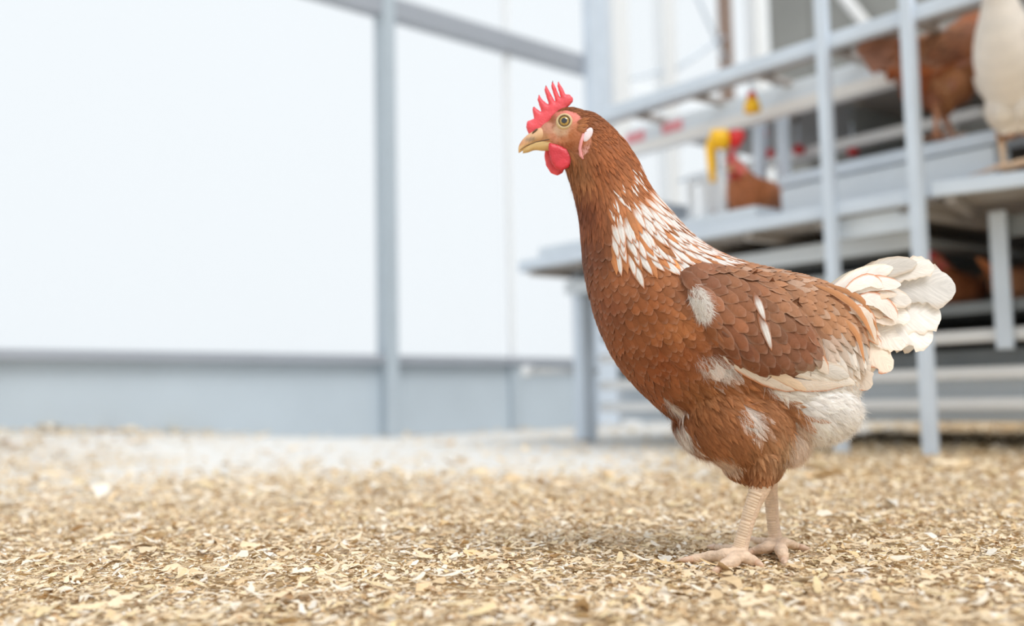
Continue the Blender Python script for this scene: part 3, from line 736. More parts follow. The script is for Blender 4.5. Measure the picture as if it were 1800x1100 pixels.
# ---------------------------------------------------------------- wings
def inflate(poly, step, fn, jitter=0.0):
    """fill a px polygon with points; fn(px,py,edge_dist,side) -> world position; returns closed shell verts, faces"""
    P_ = [Vector((float(a), float(b))) for a, b in poly]; n = len(P_)
    # densify the border
    B = []
    for i in range(n):
        a, b = P_[i], P_[(i + 1) % n]; k = max(1, int((b - a).length / step))
        for j in range(k): B.append(a + (b - a) * (j / k))
    xs = [p.x for p in P_]; ys = [p.y for p in P_]
    def ed(p):
        best = 1e9
        for i in range(len(P_)):
            a, b = P_[i], P_[(i + 1) % n]; ab = b - a; t = max(0, min(1, (p - a).dot(ab) / ab.length_squared)); best = min(best, (p - a - ab * t).length)
        return best
    I = []
    y = min(ys) + step * .5; row = 0
    while y < max(ys):
        x = min(xs) + (step * .5 if row % 2 else 0)
        while x < max(xs):
            q = Vector((x, y))
            if inpoly(x, y, poly) and ed(q) > step * .55: I.append(q)
            x += step
        y += step * .866; row += 1
    pts = B + I; nb = len(B)
    res = delaunay_2d_cdt(pts, [(i, (i + 1) % nb) for i in range(nb)], [list(range(nb))], 1, 1e-5)
    vv, ff = res[0], res[2]; e = [0 if i < nb else ed(vv[i]) for i in range(len(vv))]
    V = []; Fc = []
    for i, v in enumerate(vv): V.append(fn(v.x, v.y, e[i], -1))
    off = len(vv); mp = {}
    for i, v in enumerate(vv):
        if i < nb: mp[i] = i
        else: mp[i] = off + (i - nb); V.append(fn(v.x, v.y, e[i], 1))
    for f in ff: Fc.append(tuple(reversed(f))); Fc.append(tuple(mp[i] for i in f))
    return V, Fc
def hit(px, py, bvh=None, fallback=Y0 - 0.05):
    d = ray(px, py); loc, nor, _, _ = (bvh or HB).ray_cast(CAM, d)
    if loc is None: return W(px, py, fallback), Vector((0, -1, 0))
    return loc, nor
def mir(p): return Vector((p[0], 2 * Y0 - p[1], p[2]))
def wing_fn(px, py, e, side):
    loc, nor = hit(px, py); q = min(1, e / 22.0); q = q * q * (3 - 2 * q)
    return loc + nor * ((0.0085 * q - 0.0015) if side < 0 else -0.002 - 0.002 * q)
wv, wf = inflate(WING, 8, wing_fn)
def wing_side(mirror):
    V = [mir(p) for p in wv] if mirror else wv
    Fc = [tuple(reversed(f)) for f in wf] if mirror else wf
    o = mesh_from('wing', V, Fc, None, M_BODY, True, np.clip([plum_col(*keypx(p)) * .62 for p in V], 0, 1))
    hp(o); o['label'] = 'folded near wing in russet with white and cream feathers' if not mirror else 'folded far wing'
    if mirror: del o['label']
    return o, BVHTree.FromPolygons([Vector(p) for p in V], Fc)
wingN, WB = wing_side(False); wingF, WBF = wing_side(True)
Pw, _ = sample_surface(wingN.data, 9000)
ii = []; Rw = []
for p in Pw:
    px, py = keypx(p)
    low = (px - 1186) * -0.55 + (py - 470) > 45      # lower band: longer feathers
    loc, nor = hit(px, py)
    outside = (Vector(p) - loc).dot(nor) > -0.0008
    ii.append((px, py, low)); Rw.append((16.5 if low else 15) * K if outside else 0)
kw = thin(Pw, Rw)
order = sorted(kw, key=lambda i: -(ii[i][0] * .6 + ii[i][1]))
fmF = FM()
for i in order:
    px, py, low = ii[i]; f = flow(px, py); a = rng.normal(0, .06); f = (f[0] * math.cos(a) - f[1] * math.sin(a), f[0] * math.sin(a) + f[1] * math.cos(a))
    L = 66 if low else 46; wd = 13 if low else 14
    if py > 600: L = 48
    rootshift = -10 * K
    d = Vector((f[0], 0, -f[1])); p = Vector(Pw[i]); p = p + d * rootshift
    c = base_col(px, py) * (.9 + rng.normal(0, .06))
    for e in PATCH[1:] :
        if ell(px + f[0] * 18, py + f[1] * 18, *e) < 1.0: c = WHITE * .97
    C, N = surf_line(WB, p, d, L * K, 8, 0.0003, 0.0030)
    fm = FM(); vane(fm, C, N, wd * K, c, 'round', 'plain', cup=.22)
    o = fm.build('wing_feather'); sub(o, wingN)
    C2 = [mir(q) for q in C]; N2 = [Vector((q.x, -q.y, q.z)) for q in N]; vane(fmF, C2, N2, wd * K, c, 'round', 'plain', cup=.22)
o = fmF.build('wing_feather'); o['kind'] = 'stuff'; sub(o, wingF)
# long feathers given one by one: points along the shaft (px, py), half width px, lift mm, colour, kind, style
def shaft(pts, lift, bvh=HB, nl=9, fb=Y0 - 0.05, mirror=False):
    S = spline(pts, nl); C = []; N = []
    for i, s_ in enumerate(S):
        loc, nor = hit(s_[0], s_[1], bvh, fb); C.append(loc + nor * (lift * .001 * (0.3 + .7 * i / (nl - 1)))); N.append(nor)
    N = [sum((N[j] for j in range(max(0, i - 1), min(nl, i + 2))), Vector()).normalized() for i in range(nl)]
    if mirror: C = [mir(q) for q in C]; N = [Vector((q.x, -q.y, q.z)) for q in N]
    return C, N
CR1 = np.array(lin((240, 224, 208))); CR2 = np.array(lin((247, 239, 230))); CR3 = np.array(lin((234, 208, 180)))
LONG = [([(1290, 630), (1345, 652), (1400, 676), (1478, 676)], 10, 4.0, CR1, 'long', 'rust'),
        ([(1330, 628), (1390, 644), (1440, 655), (1496, 672)], 15, 4.5, CR2, 'long', 'cream'),
        ([(1350, 632), (1400, 640), (1450, 650), (1486, 660)], 15, 5.0, CR2, 'long', 'cream'),
        ([(1270, 626), (1310, 648), (1350, 668), (1400, 682)], 11, 5.0, CR1 * .95, 'long', 'rust'),
        ([(1300, 628), (1340, 648), (1375, 664), (1412, 683)], 9, 6.0, CR3, 'long', 'rust'),
        ([(1392, 570), (1412, 598), (1432, 628), (1448, 655)], 12, 7.0, CR1, 'long', 'rustup'),
        ([(1372, 545), (1392, 565), (1405, 590), (1412, 612)], 9, 6.5, CR2, 'hackle', 'rustup')]
for pts, wd, lift, c, kd, st in LONG:
    for mrr in (False, True):
        C, N = shaft(pts, lift, WB if False else HB, mirror=mrr); fm = FM(); vane(fm, C, N, wd * K, c, kd, st, cup=.15)
        sub(fm.build('flight_feather'), wingF if mrr else wingN)
for pts, wd, c in (([(1324, 515), (1333, 538), (1343, 566)], 8, 0), ([(1330, 550), (1344, 580), (1354, 616)], 8, 0), ([(1243, 600), (1250, 612), (1258, 632)], 6, 0)):
    S = spline(pts, 8); C = []; N = []
    for i, s_ in enumerate(S):
        loc, nor = hit(s_[0], s_[1], WB); C.append(loc + nor * (.0024 + .0018 * i / 7)); N.append(nor)
    fm = FM(); vane(fm, C, N, wd * K, base_col(1330, 580), 'hackle', 'white'); sub(fm.build('wing_feather'), wingN)

# ---------------------------------------------------------------- tail
tail = empty('tail', W(1490, 530)); hp(tail); tail.matrix_parent_inverse = Matrix.Translation(-Vector(HL.location))
def tsub(o): o.parent = tail; o.matrix_parent_inverse = Matrix.Translation(-Vector(tail.location)); return o
TAIL = [  # shaft points, half width, offset from the middle plane at root / tip (px), colour, kind, style
    ([(1470, 528), (1540, 516), (1610, 500), (1680, 506)], 50, 12, 10, WHITE * .93, 'square', 'cream'),
    ([(1470, 540), (1540, 548), (1600, 550), (1654, 552)], 48, 20, 16, WHITE * .93, 'square', 'cream'),
    ([(1470, 548), (1530, 564), (1590, 576), (1640, 594)], 42, 28, 24, WHITE * .93, 'square', 'cream'),
    ([(1470, 520), (1530, 496), (1590, 474), (1642, 468)], 26, 22, 16, CR2, 'square', 'cream'),
    ([(1465, 515), (1520, 492), (1560, 470), (1612, 462)], 20, 28, 20, CR2, 'round', 'cream'),
    ([(1460, 510), (1500, 490), (1530, 480), (1570, 470)], 16, 30, 24, CR2, 'round', 'cream'),
    ([(1470, 555), (1520, 575), (1560, 590), (1592, 606)], 30, 38, 34, CR2, 'round', 'cream'),
    ([(1465, 565), (1510, 595), (1540, 620), (1568, 650)], 30, 52, 44, CR1 * 1.03, 'round', 'rust'),
    ([(1460, 580), (1485, 610), (1508, 645), (1528, 684)], 28, 70, 58, CR1 * 1.03, 'round', 'rust'),
    ([(1475, 545), (1520, 545), (1555, 548), (1600, 560)], 26, 46, 36, CR2, 'round', 'cream'),
    ([(1475, 535), (1520, 525), (1560, 520), (1602, 530)], 22, 48, 36, CR2, 'round', 'cream'),
    ([(1480, 525), (1510, 503), (1545, 496), (1584, 500)], 15, 56, 44, CR2, 'round', 'rustup'),
    ([(1480, 520), (1505, 500), (1532, 492), (1552, 505)], 13, 62, 52, CR2, 'round', 'rustup'),
    ([(1490, 540), (1525, 524), (1556, 535), (1577, 562)], 15, 62, 52, CR2, 'round', 'rustup'),
    ([(1480, 545), (1510, 545), (1530, 560), (1540, 600)], 13, 70, 60, CR1, 'hackle', 'rustup'),
    ([(1450, 560), (1480, 575), (1505, 595), (1520, 630)], 12, 76, 66, CR1, 'hackle', 'rustup'),
    ([(1440, 585), (1462, 610), (1480, 635), (1488, 662)], 15, 84, 72, WHITE * .98, 'round', 'cream'),
    ([(1455, 590), (1480, 610), (1495, 635), (1502, 660)], 13, 78, 68, CR1, 'round', 'rust'),
]
for pts, wd, o0, o1, c, kd, st in TAIL:
    nl = 26 if wd > 25 else 12; S = spline(pts, nl)
    for sg in ((-1, 1) if o0 > 12 else (-1,)):
        C = []; N = []
        for i, s_ in enumerate(S):
            f = i / (nl - 1); y = Y0 + (-1) * (o0 + (o1 - o0) * f) * K
            q = W(s_[0], s_[1], y); nn = Vector((0.12 * f, -1, .35)).normalized()
            if sg > 0: q = mir(q); nn = Vector((nn.x, -nn.y, nn.z))
            C.append(q); N.append(nn)
        fm = FM(); vane(fm, C, N, wd * K, c, kd, st, cup=.07, rag=.13 if wd > 25 else .05); tsub(fm.build('tail_feather'))
# small coverts and wisps that soften the base of the fan
rt = np.random.default_rng(31); TANC = np.array(lin((232, 204, 178)))
for j in range(46):
    a = rt.uniform(-22, 62); r0_ = rt.uniform(0, 75); a_ = math.radians(a); bx, by = 1462 + r0_ * math.cos(a_), 545 + r0_ * math.sin(a_) * 1.1
    L_ = rt.uniform(34, 60); bend = rt.uniform(.1, .5); pts = [(bx, by), (bx + L_ * .5 * math.cos(a_), by + L_ * .5 * math.sin(a_)), (bx + L_ * math.cos(a_ + bend * .4), by + L_ * math.sin(a_ + bend * .6))]
    S = spline(pts, 8); off = 62 - r0_ * .18 + rt.uniform(-6, 6); c = CR2 + (TANC - CR2) * rt.uniform(0, .9); wdj = rt.uniform(7, 13)
    for mrr in (0, 1):
        C = [W(q[0], q[1], Y0 - (off - i * 1.0) * K) for i, q in enumerate(S)]; N = [Vector((.1, -1, .35)).normalized()] * 8
        if mrr: C = [mir(q) for q in C]; N = [Vector((q.x, -q.y, q.z)) for q in N]
        fm = FM(); vane(fm, C, N, wdj * K, c, 'round' if j % 3 else 'hackle', ('cream', 'rustup', 'cream', 'rust')[j % 4], cup=.1, rag=.12); tsub(fm.build('tail_covert'))
for pts, wd, o0, o1 in (([(1430, 500), (1470, 515), (1510, 545), (1538, 600)], 7, 74, 76), ([(1440, 540), (1480, 560), (1508, 590), (1520, 640)], 6, 84, 84), ([(1410, 520), (1450, 545), (1478, 580), (1492, 625)], 7, 92, 88),
                        ([(1450, 498), (1490, 512), (1520, 532), (1545, 585)], 6, 62, 62), ([(1400, 545), (1435, 570), (1455, 600), (1468, 640)], 7, 98, 94)):
    S = spline(pts, 10); C = []; N = []
    for i, s_ in enumerate(S):
        C.append(W(s_[0], s_[1], Y0 - (o0 + (o1 - o0) * i / 9) * K)); N.append(Vector((0.1, -1, .3)).normalized())
    for mrr in (0, 1):
        if mrr: C = [mir(q) for q in C]; N = [Vector((q.x, -q.y, q.z)) for q in N]
        fm = FM(); vane(fm, C, N, wd * K, np.array(lin((206, 146, 100))), 'hackle', 'plain'); tsub(fm.build('saddle_feather'))

# ---------------------------------------------------------------- downy strands
def strands(name, n, want, Lr, wmm, parent, colfn, src=None, spread=.35, lift=.35, droop=.3):
    P, Nn_ = sample_surface(src or body.data, n); V = []; Fc = []; Cc = []; k = 0
    for p, nn in zip(P, Nn_):
        px, py = keypx(p)
        wgt = want(px, py)
        if wgt <= 0 or rng.random() > wgt: continue
        f = flow(px, py); d = Vector((f[0], rng.normal(0, spread) , -f[1])) + Vector((rng.normal(0, spread), 0, rng.normal(0, spread))); nv = Vector(nn)
        d = (d - nv * d.dot(nv)); 
        if d.length < 1e-3: continue
        d.normalize(); L = rng.uniform(*Lr) * K * (max(.25, 1 - max(0, py - 800) * .016) if py > 700 else 1); c = colfn(px, py) * (1 + rng.normal(0, .1)); cv = Vector(rng.normal(0, .35, 3))
        q = Vector(p) + nv * .0006; dd = (d + nv * lift * rng.uniform(.4, 1.4)).normalized(); sdv = dd.cross(nv).normalized() * (wmm * .0005 * rng.uniform(.6, 1.3))
        ns = 4; b = len(V)
        for i in range(ns + 1):
            t = i / ns; w_ = (1 - t) ** .7
            V.append(q - sdv * w_); V.append(q + sdv * w_) ; Cc.append(c * (.85 + .25 * t)); Cc.append(c * (.85 + .25 * t))
            q = q + dd * (L / ns); dd = (dd + cv * .35 + Vector((0, 0, -droop * .35)) - nv * .12).normalized()
        for i in range(ns): Fc.append((b + 2 * i, b + 2 * i + 1, b + 2 * i + 3, b + 2 * i + 2))
    o = mesh_from(name, V, Fc, None, M_DOWN, True, np.clip(Cc, 0, 1)); o['kind'] = 'stuff'; hp(o); return o
def want_fluff(px, py):
    rg = region(px, py)
    if rg in ('fluff', 'breast') and any(ell(px, py, *e) < 1.3 for e in PATCH[1:5]): return 1.0
    if rg == 'fluff': return .8
    if rg == 'breast' and py > 600 and px > 1190: return .35
    if rg == 'breast' and py > 560 and px > 1150: return .12
    return 0
strands('thigh_down', 110000, want_fluff, (14, 32), .26, HL, plum_col)
strands('belly_down', 90000, lambda px, py: 1.0 if (inpoly(px, py, ABD) or inpoly(px, py, ABD2)) else 0, (14, 30), .24, HL, lambda a, b: plum_col(a, b) * 1.04, spread=.35, lift=.35, droop=.1)
strands('shoulder_down', 110000, lambda px, py: 1.0 if ell(px, py, 1228, 528, 13, 32, -24) < 1 else 0, (12, 26), .40, HL, lambda a, b: WHITE * 1.0, src=wingN.data, spread=.3, lift=.6)
strands('face_bristles', 120000, lambda px, py: (1.0 if py > 248 and px > 985 else .25) if (px < 1045 and px > 968 and 190 < py < 290 and inpoly(px, py, FACE) and (px - 992) ** 2 + (py - 213) ** 2 > 330) else 0, (3, 7), .22, HL, lambda a, b: base_col(1030, 290) * (1.15 if b > 245 else 1.5), spread=.2, lift=.25)
strands('throat_down', 30000, lambda px, py: 1.0 if (px < 1022 and 285 < py < 400) else 0, (9, 20), .35, HL, lambda a, b: base_col(a, b) * 1.05, spread=.3, lift=.4)

# ---------------------------------------------------------------- head fittings
def plate(name, poly, step, y0, thick, rr, mt_, lean=0.0, parent=None):
    def fn(px, py, e, side):
        q = min(1, e / rr); t = math.sqrt(max(0, 1 - (1 - q) ** 2))
        rip = 1 + .15 * noise.noise(Vector((px * .12, py * .12, y0)))
        return W(px, py, Y0 + (y0 + side * thick * t * rip + lean * (py - poly[0][1])) * K)
    V, Fc = inflate(poly, step, fn); o = mesh_from(name, V, Fc, None, mt_)
    bmn = bmesh.new(); bmn.from_mesh(o.data); bmesh.ops.recalc_face_normals(bmn, faces=bmn.faces); bmn.to_mesh(o.data); bmn.free()
    md = o.modifiers.new('sub', 'SUBSURF'); md.levels = 1; md.render_levels = 1
    hp(o); return o
COMB = [(930, 238), (924, 224), (926, 213), (938, 208), (935, 192), (938, 186), (951, 196), (944, 175), (947, 165), (954, 175), (964, 183), (956, 158), (960, 148), (968, 163), (976, 178), (968, 151), (971, 140), (978, 155), (985, 171),
        (979, 151), (981, 142), (990, 155), (994, 165), (1001, 165), (1008, 172), (1008, 179), (1000, 187), (992, 198), (979, 206), (970, 214), (961, 226), (946, 235)]
plate('comb', COMB, 2.6, 0, 6.5, 9, M_COMB)
plate('wattle', [(965, 250), (982, 254), (998, 262), (1007, 274), (1007, 285), (1000, 295), (988, 301), (977, 297), (969, 287), (965, 272), (963, 260)], 3.2, -20, 4.5, 9, M_WATTLE)
plate('wattle', [(958, 258), (968, 256), (980, 262), (990, 275), (994, 292), (990, 304), (980, 310), (968, 305), (959, 291), (956, 274)], 3.2, 17, 4.5, 9, M_COMB)
# ear lobe and the small feather tuft above it
e0, en = hit(1030, 246)
plate_e = mesh_from('ear_lobe', *[list(x) for x in ellipsoid(1031, 246, 14, 7, 3, -62, (e0.y - Y0) / K + .5)], None, mat('ear_lobe_skin', base=lin((234, 220, 226)), rough=0.5, noise_scale=300, noise_amt=.08, sss=.1)); hp(plate_e)
mr_ = mesh_from('ear_lobe', *[list(x) for x in ellipsoid(1031, 246, 14, 7, 3, -62, -(e0.y - Y0) / K - .5)], None, plate_e.data.materials[0]); hp(mr_)
ed_ = tube_obj('ear_rim', [hit(x, y)[0] + hit(x, y)[1] * .001 for x, y in ((1026, 236), (1022, 250), (1020, 262), (1022, 274), (1026, 280))], [.0012, .0017, .0016, .0017, .0008], mat('pink_skin', base=lin((224, 150, 148)), rough=.5, noise_scale=200, noise_amt=.1)); hp(ed_)
fmt = FM()
for j in range(16):
    px, py = 1016 + rng.uniform(-3, 4), 216 + j * .9 + rng.uniform(-2, 2); p, n_ = hit(px, py)
    C = [p + n_ * (.0006 + .0035 * (i / 5)) + Vector((.0095, 0, .0006 - .0009 * (j - 8) * .5)) * (i / 5) for i in range(6)]
    vane(fmt, C, [n_] * 6, 2.4 * K, np.array(lin((190, 124, 80))), 'hackle', 'plain')
hp(fmt.build('ear_tuft'))
def beak_part(name, sec, shade):
    V, Fc = loft(sec, 20, 26); cols = [shade(*keypx(p)) for p in V]
    hp(mesh_from(name, V, Fc, None, M_BEAK, True, np.clip(cols, 0, 1)))
BK = np.array(lin((220, 178, 138))); BK2 = np.array(lin((228, 194, 134))); BK3 = np.array(lin((200, 138, 96))); BKD = np.array(lin((140, 120, 104)))
def up_shade(px, py):
    c = BK + (BK3 - BK) * max(0, min(1, (934 - px) / 20)) * (0.9 if py < 256 else .3)
    q = ell(px, py, 932, 245, 9, 3.5, -8)
    if q < 1.6: c = c + (BKD - c) * min(1, 1.6 - q) * .8
    if py > 243 + (960 - px) * .28: c = c * .45 + BK2 * .55
    return c
beak_part('upper_beak', [(968, 247, 966, 226, 11), (955, 249, 950, 224, 13), (942, 252, 936, 231, 12), (930, 258, 926, 238, 9.5), (920, 264, 918, 246, 7), (914, 268, 912, 256, 4.5), (911.5, 269, 911, 263, 2)], up_shade)
beak_part('lower_beak', [(972, 264, 974, 246, 12), (955, 265, 956, 247, 11), (940, 264, 940, 250, 9), (928, 268, 928, 256, 6.5), (919, 269.5, 919, 262, 4)], lambda px, py: BK2 * (.95 if py < 262 else .85))
v_, f_ = ellipsoid(940, 233, 7, 2.0, 3, -42, -9.6); hp(mesh_from('nostril', v_, f_, None, M_EYEDARK))
v_, f_ = tube([W(914, 263.5, Y0 - .0022), W(926, 256, Y0 - .0052), W(942, 249.5, Y0 - .0069), W(958, 246.5, Y0 - .0080), W(972, 244, Y0 - .0078)], [.0002, .0004, .0005, .0005, .0003], 8); hp(mesh_from('mouth_line', v_, f_, None, M_EYEDARK))
# eyes
def eye(side):
    p, n_ = hit(992, 213); n_ = Vector((-.10, -1, .05)).normalized()
    p = p - n_ * .0012
    if side > 0: p = mir(p); n_ = Vector((n_.x, -n_.y, n_.z))
    q = n_.to_track_quat('Z', 'Y').to_matrix()
    def lathe(prof_, seg=32):
        V = []; Fc = []
        for (r, h) in prof_:
            for k in range(seg):
                t = 2 * math.pi * k / seg; V.append(p + q @ Vector((r * K * math.cos(t), r * K * math.sin(t), h * K)))
        for i in range(len(prof_) - 1):
            for k in range(seg):
                k2 = (k + 1) % seg; Fc.append((i * seg + k, i * seg + k2, (i + 1) * seg + k2, (i + 1) * seg + k))
        return V, Fc
    e = mesh_from('eye', *lathe([(10.5, 0), (9.6, 2.2), (8.4, 3.8), (6.5, 5.2), (4.9, 5.9), (4.4, 6.0)]), None, M_IRIS); hp(e)
    sub(mesh_from('pupil', *lathe([(5.4, 5.5), (4.9, 6.05), (3.8, 6.4), (2, 6.7), (0.02, 6.8)]), None, M_BLACK), e)
    sub(mesh_from('eye_ring', *lathe([(9.0, 2.0), (8.6, 3.9), (9.4, 4.4), (10.6, 4.0), (11.4, 3.0)]), None, M_EYEDARK), e)
    sub(mesh_from('eyelid', *lathe([(10.2, 2.6), (10.8, 4.4), (12.0, 4.9), (13.4, 4.0), (14.6, 1.6), (15.4, -1.5)]), None, M_EYERIM), e)
eye(-1); eye(1)
# leg scutes and claws
def scutes(P, y, name):
    S = spline(P, 60); V = []; Fc = []; n = 23; kk = y / F
    for j in range(n):
        t = .12 + .86 * j / n; r = S[int(t * 59)]; r2 = S[min(59, int(t * 59) + 2)]
        c = W(r[0], r[1], y); ax = (W(r2[0], r2[1], y) - c).normalized(); fr = Vector((-1, 0, 0)); fr = (fr - ax * fr.dot(ax)).normalized(); sd_ = ax.cross(fr).normalized()
        if sd_.y > 0: sd_ = -sd_
        b = len(V); R_ = r[2] * kk
        for a_ in np.linspace(-55, 100, 8):
            a = math.radians(a_); dv = fr * math.cos(a) + sd_ * math.sin(a)
            V.append(c + dv * R_ * .97 - ax * .0014); V.append(c + dv * (R_ * 1.015) - ax * .0006); V.append(c + dv * (R_ * 1.035 + .00015) + ax * .0014); V.append(c + dv * R_ * .97 + ax * .0020)
        for i in range(7):
            for q in range(3): Fc.append((b + 4 * i + q, b + 4 * i + q + 1, b + 4 * i + q + 5, b + 4 * i + q + 4))
    hp(mesh_from(name, V, Fc, None, M_SCUTE, True))
scutes([(1338, 850, 19), (1327, 880, 14.5), (1318, 905, 13), (1309, 935, 12.5), (1303, 958, 13.5), (1299, 976, 15.5)], Y0 - .045, 'leg_scales')
scutes([(1352, 850, 15), (1356, 880, 12), (1358, 905, 11), (1361, 930, 11), (1364, 948, 12.5), (1366, 960, 13)], Y0 + .045, 'leg_scales')
for a, b, c in (((1218, 982, .0065), (1202, 984, .0065), (1188, 986, .003)), ((1264, 999, .006), (1257, 1003, .006), (1250, 1007, .002)), ((1331, 989, .006), (1338, 993, .005), (1344, 997, .002)), ((1260, 962, .007), (1250, 961, .006), (1240, 961, .002)),
                ((1320, 970, .006), (1312, 973, .006), (1304, 976, .002)), ((1378, 982, .006), (1379, 989, .006), (1380, 994, .002)), ((1406, 961, .007), (1416, 963, .006), (1427, 967, .002)), ((1328, 949, .007), (1319, 948, .006), (1310, 948, .002))):
    S = spline([tuple(G(*a)), tuple(G(*b)), tuple(G(*c))], 8); hp(tube_obj('claw', [Vector(q) for q in S], [.0034, .0034, .0032, .0028, .0023, .0017, .001, .0003], M_CLAW, n=10))
#@@REST
# ================================================================== LITTER
PAL = np.array([lin(c) for c in ((214, 190, 152), (226, 206, 172), (236, 224, 202), (200, 172, 130), (206, 184, 138), (186, 152, 108), (240, 232, 216), (218, 196, 158), (168, 132, 92), (212, 180, 128))])
PAL = PAL * .84 + PAL.mean(0) * .16; PAL = PAL * np.array([1.16, 1.16, 1.20]); PAL = PAL * np.minimum(1, .84 / PAL.max(1, keepdims=True))
PW = np.array([.2, .18, .12, .14, .1, .06, .07, .08, .03, .02]); PW /= PW.sum()
FOOT = np.array([[G(1290, 985)[0], G(1290, 985)[1]], [G(1370, 962)[0], G(1370, 962)[1]], [G(1240, 982)[0], G(1240, 982)[1]]])
def flakes(name, X, Y, size, hmax, parent=None, seed=1):
    r = np.random.default_rng(seed); n = len(X)
    L = size * r.lognormal(0, .45, n); Wd = L * r.uniform(.14, .5, n); curl = r.normal(0, .2, n); tw = r.normal(0, .35, n); tap0 = r.uniform(.3, 1, n); tap1 = r.uniform(.2, 1, n); bendx = r.normal(0, .25, n)
    yaw = r.uniform(0, 2 * np.pi, n); pit = r.normal(0, .15, n); rol = r.normal(0, .2, n)
    dF = np.min(np.sqrt((X[:, None] - FOOT[None, :, 0]) ** 2 + (Y[:, None] - FOOT[None, :, 1]) ** 2), axis=1)
    hz = r.uniform(0, 1, n) * hmax * np.clip(dF / .09, .45, 1)
    und = np.array([noise.noise(Vector((x * 3.1, y * 3.1, 2))) * .5 + noise.noise(Vector((x * 11, y * 11, 7))) * .35 for x, y in zip(X, Y)]) * .006 * np.clip(dF / .2, 0, 1)
    gz = np.array([gh(x, y) for x, y in zip(X, Y)])
    us = np.array([-1, -.35, .35, 1.0]); NV = 8
    P = np.zeros((n, NV, 3)); 
    for a, u in enumerate(us):
        wv = Wd * (1 if a in (1, 2) else 0) + Wd * (tap0 if a == 0 else 0) * .7 + Wd * (tap1 if a == 3 else 0) * .7
        for b, s_ in enumerate((-1, 1)):
            P[:, a * 2 + b, 0] = L * .5 * u
            P[:, a * 2 + b, 1] = wv * .5 * s_ + bendx * L * .5 * u * u
            P[:, a * 2 + b, 2] = curl * L * .5 * u * u + tw * u * s_ * wv * .5
    cp, sp = np.cos(pit)[:, None], np.sin(pit)[:, None]; x = P[..., 0] * cp - P[..., 2] * sp; z = P[..., 0] * sp + P[..., 2] * cp
    cr, sr = np.cos(rol)[:, None], np.sin(rol)[:, None]; y = P[..., 1] * cr - z * sr; z = P[..., 1] * sr + z * cr
    cy, sy = np.cos(yaw)[:, None], np.sin(yaw)[:, None]; x2 = x * cy - y * sy; y2 = x * sy + y * cy
    z = z - z.min(axis=1, keepdims=True) * .7
    co_ = np.stack([x2 + X[:, None], y2 + Y[:, None], z + (hz + und + gz - .001)[:, None]], -1).reshape(-1, 3).astype(np.float32)
    base = (np.arange(n) * NV)[:, None]; fq = np.array([[0, 2, 3, 1], [2, 4, 5, 3], [4, 6, 7, 5]]).reshape(1, -1)
    loops = (base + fq).reshape(-1).astype(np.int32); nf = n * 3
    me = bpy.data.meshes.new(name); me.vertices.add(n * NV); me.vertices.foreach_set('co', co_.ravel()); me.loops.add(nf * 4); me.loops.foreach_set('vertex_index', loops)
    me.polygons.add(nf); me.polygons.foreach_set('loop_start', np.arange(nf, dtype=np.int32) * 4); me.update(calc_edges=True)
    c = PAL[r.choice(len(PAL), n, p=PW)] * r.normal(1, .07, (n, 1)); c = np.repeat(c, NV, 0); col = np.ones((len(c), 4), dtype=np.float32); col[:, :3] = np.clip(c, 0, 1)
    a_ = me.color_attributes.new('col', 'FLOAT_COLOR', 'POINT'); a_.data.foreach_set('color', col.ravel())
    return link(name, me, parent, M_LITTER)
def keep_p(x, y):
    v = np.clip((y - 1.25 - np.maximum(0, x - .2) * 1.6 + .15 * np.sin(x * 5 + y * 3)) / 1.5, 0, 1); v = v * v * (3 - 2 * v)
    left = np.clip((-.9 - x) / .6, 0, 1) * .45
    return 1 - v * (.95 - left)
def scatter(y0, y1, dens, mx, seed):
    r = np.random.default_rng(seed); Wm = y1 * .55 + mx; n = int(dens * 2 * Wm * (y1 - y0)); X = r.uniform(-Wm, Wm, n); Y = r.uniform(y0, y1, n)
    k = np.abs(X) < Y * .53 + mx; X, Y = X[k], Y[k]
    R_ = np.stack([X - AO.x, Y - AO.y], 1); s_ = R_ @ np.array([AV.x, AV.y]); d_ = R_ @ np.array([AN.x, AN.y]); k = (s_ < SW - .03) & (d_ < 3.0)
    X, Y = X[k], Y[k]; k = r.uniform(0, 1, len(X)) < keep_p(X, Y)
    return X[k], Y[k]
X, Y = scatter(.52, 1.75, 52000, .18, 1); a = flakes('wood_shavings', X, Y, .0080, .0075, floor, 1); a['kind'] = 'stuff'
X, Y = scatter(1.75, 3.2, 11000, .4, 2); a = flakes('wood_shavings', X, Y, .015, .011, floor, 2); a['kind'] = 'stuff'
X, Y = scatter(3.2, 6.5, 3000, .3, 3); a = flakes('wood_shavings', X, Y, .022, .014, floor, 3); a['kind'] = 'stuff'
